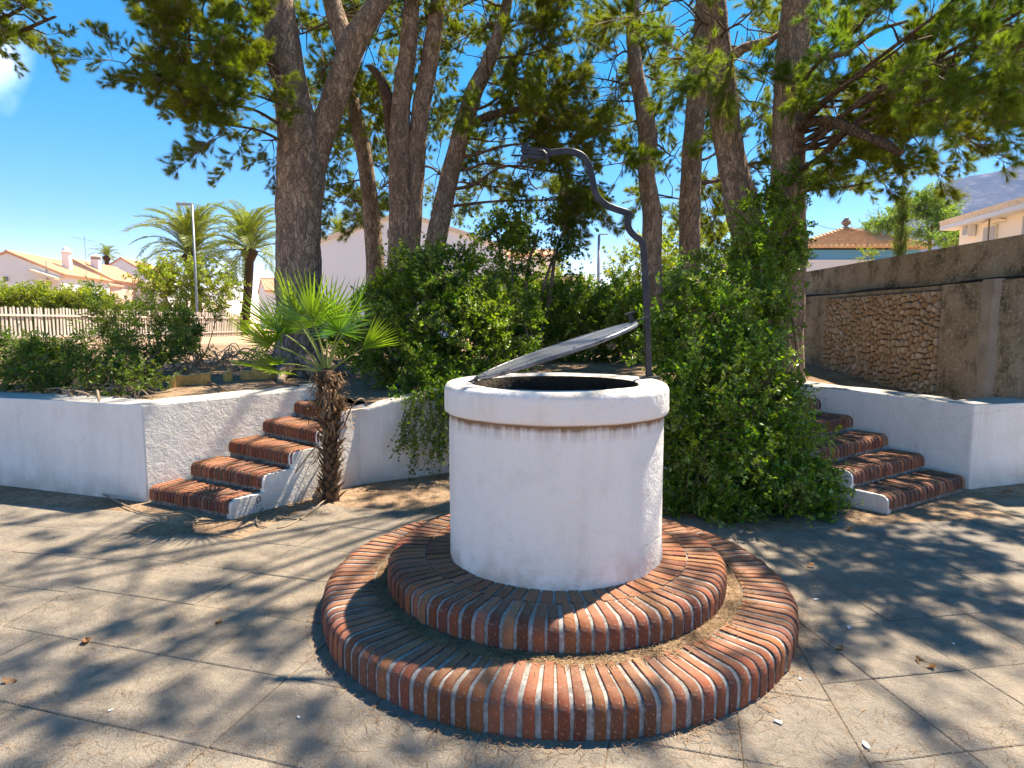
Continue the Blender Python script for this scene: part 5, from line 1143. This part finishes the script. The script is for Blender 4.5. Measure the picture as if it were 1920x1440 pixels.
hP = thing('house', 'distant pinkish flat-roofed building above the hedge, centre', 'house', (at(1078, 0, 46).x, 46, 0)); mb = MB(); mb.box((0, 2, 2.8), (1.9, 4, 4.2)); mb.box((-1.9, 3, 3.1), (1.9, 4, 5.2)); obj('wall', mb, M['pinkwall'], hP); mb = MB(); mb.box((.3, 1.5, 5.0), (.7, .7, .3)); obj('tank', mb, M['housewhite'], hP); window(hP, (.2, -.02, 4.0), .3, .4, 0)
hQ = thing('house', 'pale beige building half hidden by the small broad-leaved tree', 'house', (at(985, 0, 42).x, 42, 0)); mb = MB(); mb.box((0, 2, 3.2), (4.2, 4, 5.2)); obj('wall', mb, M['cream'], hQ); mb = MB(); roof_slab(mb, [(-2.3, -.2, 5.8), (2.3, -.2, 5.8), (2.3, 2.4, 6.5), (-2.3, 2.4, 6.5)], 0); obj('roof', mb, M['tile'], hQ); window(hQ, (.4, -.02, 4.3), .8, .8, 0)
# house with the blue band
X0, X1, Y0 = at(1512, 0, 28).x, at(1778, 0, 28).x, 28.0; ez = 4.78; ap = Vector((at(1608, 0, 31.2).x, 31.2, 5.98))
hB2 = thing('house', 'white house with a blue band and ochre tiled hip roof behind the concrete wall', 'house'); mb = MB(); Y1 = 34.4
roof_slab(mb, [(X0, Y0, ez), (X1, Y0, ez), ap, ap], 0, .1, .022, .25); roof_slab(mb, [(X0, Y1, ez), (X0, Y0, ez), ap, ap], 0, .1, .022, .25); roof_slab(mb, [(X1, Y0, ez), (X1, Y1, ez), ap, ap], 0, .1, .022, .25); roof_slab(mb, [(X1, Y1, ez), (X0, Y1, ez), ap, ap], 0, .1, .022, .25)
for q in ((X0, Y0), (X1, Y0)):
    for k in range(14):
        f = k / 14; p = Vector((*q, ez)).lerp(ap, f); p2 = Vector((*q, ez)).lerp(ap, f + .075); mb.tube([p + Vector((0, 0, .12)), p2 + Vector((0, 0, .10))], [.12, .09], 6)
for k in range(12):        # raised courses across the front slope
    f = (k + .5) / 12; a = Vector((X0, Y0, ez)).lerp(ap, f); b = Vector((X1, Y0, ez)).lerp(ap, f); mb.tube([a + Vector((0, -.04, .13)), b + Vector((0, -.04, .13))], .05, 4)
obj('roof', mb, M['tile2'], hB2)
mb = MB(); mb.prism([(X0 + .35, Y0 + .3), (X1 - .3, Y0 + .3), (X1 - .3, Y1 - .3), (X0 + .35, Y1 - .3)], 4.30, 4.74); obj('blue_band', mb, M['blue'], hB2)
mb = MB(); mb.prism([(X0 + .2, Y0 + .22), (X1 - .2, Y0 + .22), (X1 - .2, Y1 - .2), (X0 + .2, Y1 - .2)], .8, 4.296); mb.prism([(X0 - 1.6, Y0 + .8), (X0 + .2, Y0 + .8), (X0 + .2, Y1 - .8), (X0 - 1.6, Y1 - .8)], .8, 4.9); obj('wall', mb, M['housewhite'], hB2)
mb = MB(); mb.prism([(X0 + .05, Y0 + .1), (X0 + .34, Y0 + .1), (X0 + .34, Y0 + .5), (X0 + .05, Y0 + .5)], 4.3, 4.72); obj('corner_block', mb, M['tile'], hB2)
mb = MB(); mb.lathe([(.16, 5.95), (.16, 6.06), (.07, 6.10), (.07, 6.2), (.19, 6.3), (.22, 6.4), (.16, 6.5), (.10, 6.52), (.12, 6.58), (.001, 6.62)], 12, c=(ap.x, ap.y)); obj('finial', mb, M['rust'], hB2)
mb = MB(); q = at(1626, 480, 27.5); mb.tube([(q.x, q.y, 4.2), (q.x, q.y, at(0, 447, 27.5).z)], .025, 5); obj('aerial_pole', mb, M['rust'], hB2)
mb = MB(); a, b = at(1490, 400, 29), at(1602, 431, 30.5); mb.tube([a.lerp(b, t) - Vector((0, 0, .25 * math.sin(t * PI))) for t in np.linspace(0, 1, 12)], .012, 4); tag(obj('overhead_wire', mb, M['black']), 'thin overhead wire running to the urn on the hip roof', 'wire')
# cream house
hK = thing('house', 'cream house with pale tiled roof, air conditioner and aerial on the far right', 'house')
fx = lambda y: 13.13 + (y - 16) * .1375
yw = math.atan2(1, .1375); mb = MB(); mb.prism([(fx(8), 8), (fx(8) + 8, 8), (fx(19.3) + 8, 19.3), (fx(19.3), 19.3)], .8, 4.52); obj('wall', mb, M['cream'], hK)
mb = MB(); o = .45; roof_slab(mb, [(fx(19.6) - o, 19.6, 4.45), (fx(7.6) - o, 7.6, 4.45), (fx(7.6) + 4, 7.6, 5.3), (fx(19.6) + 4, 19.6, 5.3)], 0, .10, .06, .24); obj('roof', mb, M['tilepale'], hK)
mb = MB(); P = [(fx(y) - o, y) for y in (7.6, 19.6)]; mb.prism([P[0], (P[0][0] + .5, P[0][1]), (P[1][0] + .5, P[1][1]), P[1]], 4.32, 4.445); obj('eave', mb, M['whitebox'], hK)
def onk(u, v, off=-.03): 
    r_ = (u - 960) / FPX; y = (13.13 - 2.2) / (r_ / 1.0 - .1375) if True else 0
    # small pitch correction is absorbed by at()
    return Vector((fx(y) + off, y, at(u, v, y).z))
window(hK, onk(1842, 440), .50, .42, yw - PI, 'shutter', .04); 
window(hK, onk(1917, 425), .55, .6, yw - PI, 'shutter', .05)
p = onk(1808, 432); mb = MB(); mb.box((p.x - .10, p.y, p.z), (.34, .20, .36), yw); ac = obj('air_conditioner', mb, M['whitebox'], hK); mb = MB(); mb.box((p.x - .205, p.y, p.z), (.24, .02, .26), yw); obj('grille', mb, M['shutter'], ac)
p = onk(1857, 440, -.3); mb = MB(); mb.tube([(p.x, p.y, 3.2), (p.x, p.y, at(0, 404, p.y).z)], .022, 5); mb.tube([(p.x, p.y, p.z + .5), (p.x + .3, p.y - .3, p.z + .36)], .012, 4); mb.tube([(p.x - .05, p.y + .2, p.z + .35), (p.x + .12, p.y - .5, p.z + .62)], .012, 4); mb.tube([(p.x + .1, p.y, p.z + .30), (p.x + .1, p.y - .5, p.z + .28)], .008, 4); obj('aerial', mb, M['rust'], hK)
mb = MB(); q = Vector((fx(18) + 2.2, 18, 5.3)); mb.tube([q, q + Vector((0, 0, 1.05))], .02, 5); mb.tube([q + Vector((-.2, 0, 1.0)), q + Vector((1.0, 0, .95))], .015, 4)
for i in range(5): mb.tube([q + Vector((.1 + .2 * i, -.2, .99)), q + Vector((.1 + .2 * i, .2, .99))], .01, 4)
obj('roof_aerial', mb, M['rust'], hK)

# ------------------------------------------------------------------ mountain
rp_ = [(1300, 600), (1400, 588), (1500, 520), (1580, 462), (1640, 420), (1690, 387), (1721, 362), (1760, 345), (1790, 333), (1830, 324), (1865, 317), (1920, 305), (2000, 280), (2100, 262), (2250, 250), (2450, 300), (2700, 420), (2900, 560), (3000, 600)]
MY = 2600.0; xs = np.array([at(u, v, MY).x for u, v in rp_]); zs = np.array([at(u, v, MY).z for u, v in rp_])
nx, ny = 150, 46; V = []; F = []
for j in range(ny):
    t = j / (ny - 1); y = 1500 + t * 2300; k = (y - 1500) / 1100 if y < MY else max(0, 1 - (y - MY) / 1200)
    for i in range(nx):
        x = xs[0] + (xs[-1] - xs[0]) * i / (nx - 1); h = np.interp(x, xs, zs); sx = x * (y / MY if y < MY else 1)
        nzv = mnoise.fractal(Vector((x / 260, y / 260, 0)), .9, 2.1, 6); e = k ** 1.15 * h * (1 + .16 * nzv * (1 - k * .85)) + 10 * mnoise.noise(Vector((x / 40, y / 60, 5))) * min(1, k * 3)
        V.append((sx, y, max(-8, e) if k > 0 else -8))
F = [(j * nx + i, j * nx + i + 1, (j + 1) * nx + i + 1, (j + 1) * nx + i) for j in range(ny - 1) for i in range(nx - 1)]
mb = MB(); mb.add(V, F); struct('mountain', mb, M['mountain'], True)

# ------------------------------------------------------------------ pine litter and small fallen things
def litter_mesh(name, P, seed, ln=(.05, .10), w=.0017, mats=None):
    g = np.random.default_rng(seed); n = len(P); a = g.uniform(0, 2 * PI, n); d = np.stack([np.cos(a), np.sin(a), g.normal(0, .06, n)], -1); s = np.stack([-np.sin(a), np.cos(a), g.normal(0, .2, n)], -1)
    L = g.uniform(*ln, n)[:, None]; b = g.normal(0, .10, n)[:, None] * L; ww = w * g.uniform(.7, 1.3, n)[:, None]
    A = P - d * L / 2; Bm = P + s * b; B2 = P + d * L / 2; up = np.array([0, 0, 1.])
    v = np.stack([A - s * ww / 2, A + s * ww / 2, Bm - s * ww / 2 + up * .002, Bm + s * ww / 2 + up * .002, B2 - s * ww / 2, B2 + s * ww / 2], 1).reshape(-1, 3)
    f = (np.array([(0, 2, 3, 1), (2, 4, 5, 3)])[None] + 6 * np.arange(n)[:, None, None]).reshape(-1, 4)
    return tag(link(name, mesh_np(name, v, f, mats or [M['litter']])), kind='stuff')
g = np.random.default_rng(3)
def clumpy(P, sc=1.2, th=-.1): return np.array([p for p in P if mnoise.noise(Vector((p[0] * sc, p[1] * sc, 7))) + .35 * random.random() > th])
y = 1.2 + 4.0 * g.random(24000) ** 1.25; x = (g.random(24000) * 2 - 1) * (.86 * y + .3); P = np.stack([x, y, np.full_like(x, .0035)], -1)
P = P[np.hypot(P[:, 0] - XC, P[:, 1] - YC) > R3 + .01]; P = np.array([p for p in P if not (p[1] > 4.6 and (p[0] < -2.0 or p[0] > 2.9) and min(seg_d(p, *s) for s in wall_lines) < .06)])
litter_mesh('fallen_pine_needles', clumpy(P, 1.4, -.1)[:8500], 1, (.03, .07), .0013)
a = g.uniform(0, 2 * PI, 3600); r = (.912 + np.abs(g.normal(0, .055, 3600))).clip(.912, 1.16); litter_mesh('pine_litter', np.stack([XC + r * np.cos(a), YC + r * np.sin(a), Z1 + np.where(r < .98, -.004 + .008 * g.random(3600), .003)], -1), 2, (.03, .085), .002)
a = g.uniform(0, 2 * PI, 900); r = R3 + np.abs(g.normal(0, .05, 900)); litter_mesh('pine_litter', np.stack([XC + r * np.cos(a), YC + r * np.sin(a), .004 + .008 * g.random(900)], -1), 4, (.03, .09), .002)
a = g.uniform(0, 2 * PI, 420); r = g.uniform(RD + .02, R2 - .05, 420); litter_mesh('pine_litter', np.stack([XC + r * np.cos(a), YC + r * np.sin(a), np.full(420, Z2 + .004)], -1), 5, (.03, .08), .0016)
x = g.uniform(-2.2, 3.0, 5200); y = 4.66 + g.random(5200) * 1.5; P = np.stack([x, y, np.full_like(x, .0)], -1); P = np.array([p for p in P if p[1] < 5.6 + (p[0] + 1.55) * .58 and (p[0] > -2.1 + (p[1] - 4.7) * .7) and p[0] < 3.0 - (p[1] - 4.8) * .8]); P[:, 2] = -.006 + .012 * g.random(len(P)); litter_mesh('pine_litter', P, 6, (.03, .09), .0022)
P = []
for k in range(5):
    for Lf, Rf, m in ((Lk, Rk, 60), (RLk, RRk, 80)):
        for i in range(m):
            q = Lf(k).lerp(Rf(k), random.uniform(.03, .97)).lerp(Lf(k + 1).lerp(Rf(k + 1), .5), random.uniform(.45, .98) if random.random() < .7 else random.uniform(.2, .9)); q = Lf(k).lerp(Rf(k), random.uniform(.03, .97)) + (Rf(k + 1) - Rf(k)) * random.uniform(.3, .97); P.append((q.x, q.y, RISE * (k + 1) + .003))
litter_mesh('pine_litter', np.array(P), 7, (.02, .07), .0022)
x = g.uniform(-5.5, 4.9, 9000); y = g.uniform(5.3, 9.8, 9000); P = np.array([(a_, b_, soil_z(a_, b_) + .004 + .008 * random.random()) for a_, b_ in zip(x, y) if inside((a_, b_), bound)]); litter_mesh('pine_litter', P, 8, (.05, .12), .003)
x = g.uniform(WX - .0, WX + .1, 260); y = g.uniform(6, 11, 260); litter_mesh('pine_litter', np.stack([x, y, 1.932 + .02 * g.random(260)], -1), 9, (.05, .14), .005)
# dry leaves
def dry_leaf(seed, L=.055):
    gg = random.Random(seed); mb = MB(); vs = []
    for i in range(5):
        t = i / 4; w = L * .32 * math.sin(PI * min(.98, t * .92 + .06)); z = .010 * math.sin(t * 3 + seed) + .004
        for s in (-1, 0, 1): vs.append((L * (t - .5), s * w, z + abs(s) * gg.uniform(.004, .014)))
    mb.add(vs, [(i * 3 + k, i * 3 + k + 1, i * 3 + 4 + k, i * 3 + 3 + k) for i in range(4) for k in range(2)]); return mb.mesh('dry_leaf', M['dryleaf'], True)
DL = [dry_leaf(s) for s in range(4)]; rr = random.Random(17)
for u, v, s in ((411, 1166, 1), (162, 1203, 1.2), (1735, 1246, 1.6), (1575, 1216, .9), (1520, 1062, 1), (1592, 994, 1.2), (1890, 925, 1.3), (800, 1010, .7), (18, 1278, 1.), (700, 1120, .6), (1440, 1290, .8)):
    o = link('dry_leaf', rr.choice(DL)); p = onz(u, v, .002); o.location = p; o.rotation_euler = (rr.uniform(-.2, .2), rr.uniform(-.2, .2), rr.uniform(0, 6)); o.scale = (s, s, s); tag(o, 'small curled dry brown leaf lying on the paving', 'leaf', 'dry leaves fallen on the paving')
def chip_mesh(seed):
    gg = random.Random(seed); mb = MB(); n = 6; P = [(math.cos(2 * PI * i / n) * gg.uniform(.007, .02), math.sin(2 * PI * i / n) * gg.uniform(.005, .011)) for i in range(n)]; mb.prism(P, 0, .004); return mb.mesh('paint_chip', M['chip'])
CH = [chip_mesh(s) for s in range(4)]
for u, v, s in ((1592, 1177, 1.3), (1460, 1355, 1.3), (1530, 1124, 1.), (1624, 1398, 1.3), (1500, 1273, .8), (1788, 1207, .7), (560, 1345, .6), (207, 1332, .6), (430, 1184, .6), (860, 1388 + 8, .6), (620, 1290 + 60, .6), (1900, 1170, .7), (350, 1100, .5), (1240, 1392, .7))[:8]:
    o = link('paint_chip', rr.choice(CH)); o.location = onz(u, v, .003); o.rotation_euler.z = rr.uniform(0, 6); o.scale = (s, s, s); tag(o, 'small white chip lying on the paving', 'chip', 'white chips scattered on the paving')
# dark curl and dots marked on the lowest left cheek
a = Rk(0); up = (Rk(5) - Rk(0)).normalized(); n2 = (Rk(0) - Lk(0)).normalized(); f_ = lambda s, z: a + up * s + n2 * .0135 + Vector((0, 0, z)); mb = MB()
mb.tube(smooth_path([f_(.235 + .016 * math.cos(t), .098 + .022 * math.sin(t)) for t in np.linspace(-1.9, 3.9, 9)] + [f_(.222, .075), f_(.228, .062)], 3), .0035, 5)
for s in (.215, .252): mb.tube([f_(s, .045), f_(s + .001, .045) + n2 * .002], .005, 6)
obj('painted_mark', mb, M['black'], ls)

# ------------------------------------------------------------------ the summer haze in front of the mountain
HX, HY0, HY1, HZ0, HZ1 = 3100, -3100, 3900, -9.2, 900
mb = MB(); mb.prism([(-HX, HY0), (HX, HY0), (HX, HY1), (-HX, HY1)], HZ0, HZ1)
hz = NT('haze_air'); vp = hz.n('ShaderNodeVolumePrincipled'); vp.inputs['Density'].default_value = .00012; vp.inputs['Color'].default_value = (.24, .44, 1, 1); vp.inputs['Anisotropy'].default_value = 0
hz.l(vp.outputs[0], hz.out.inputs['Volume'])
struct('haze', mb, hz.m, kind='stuff')
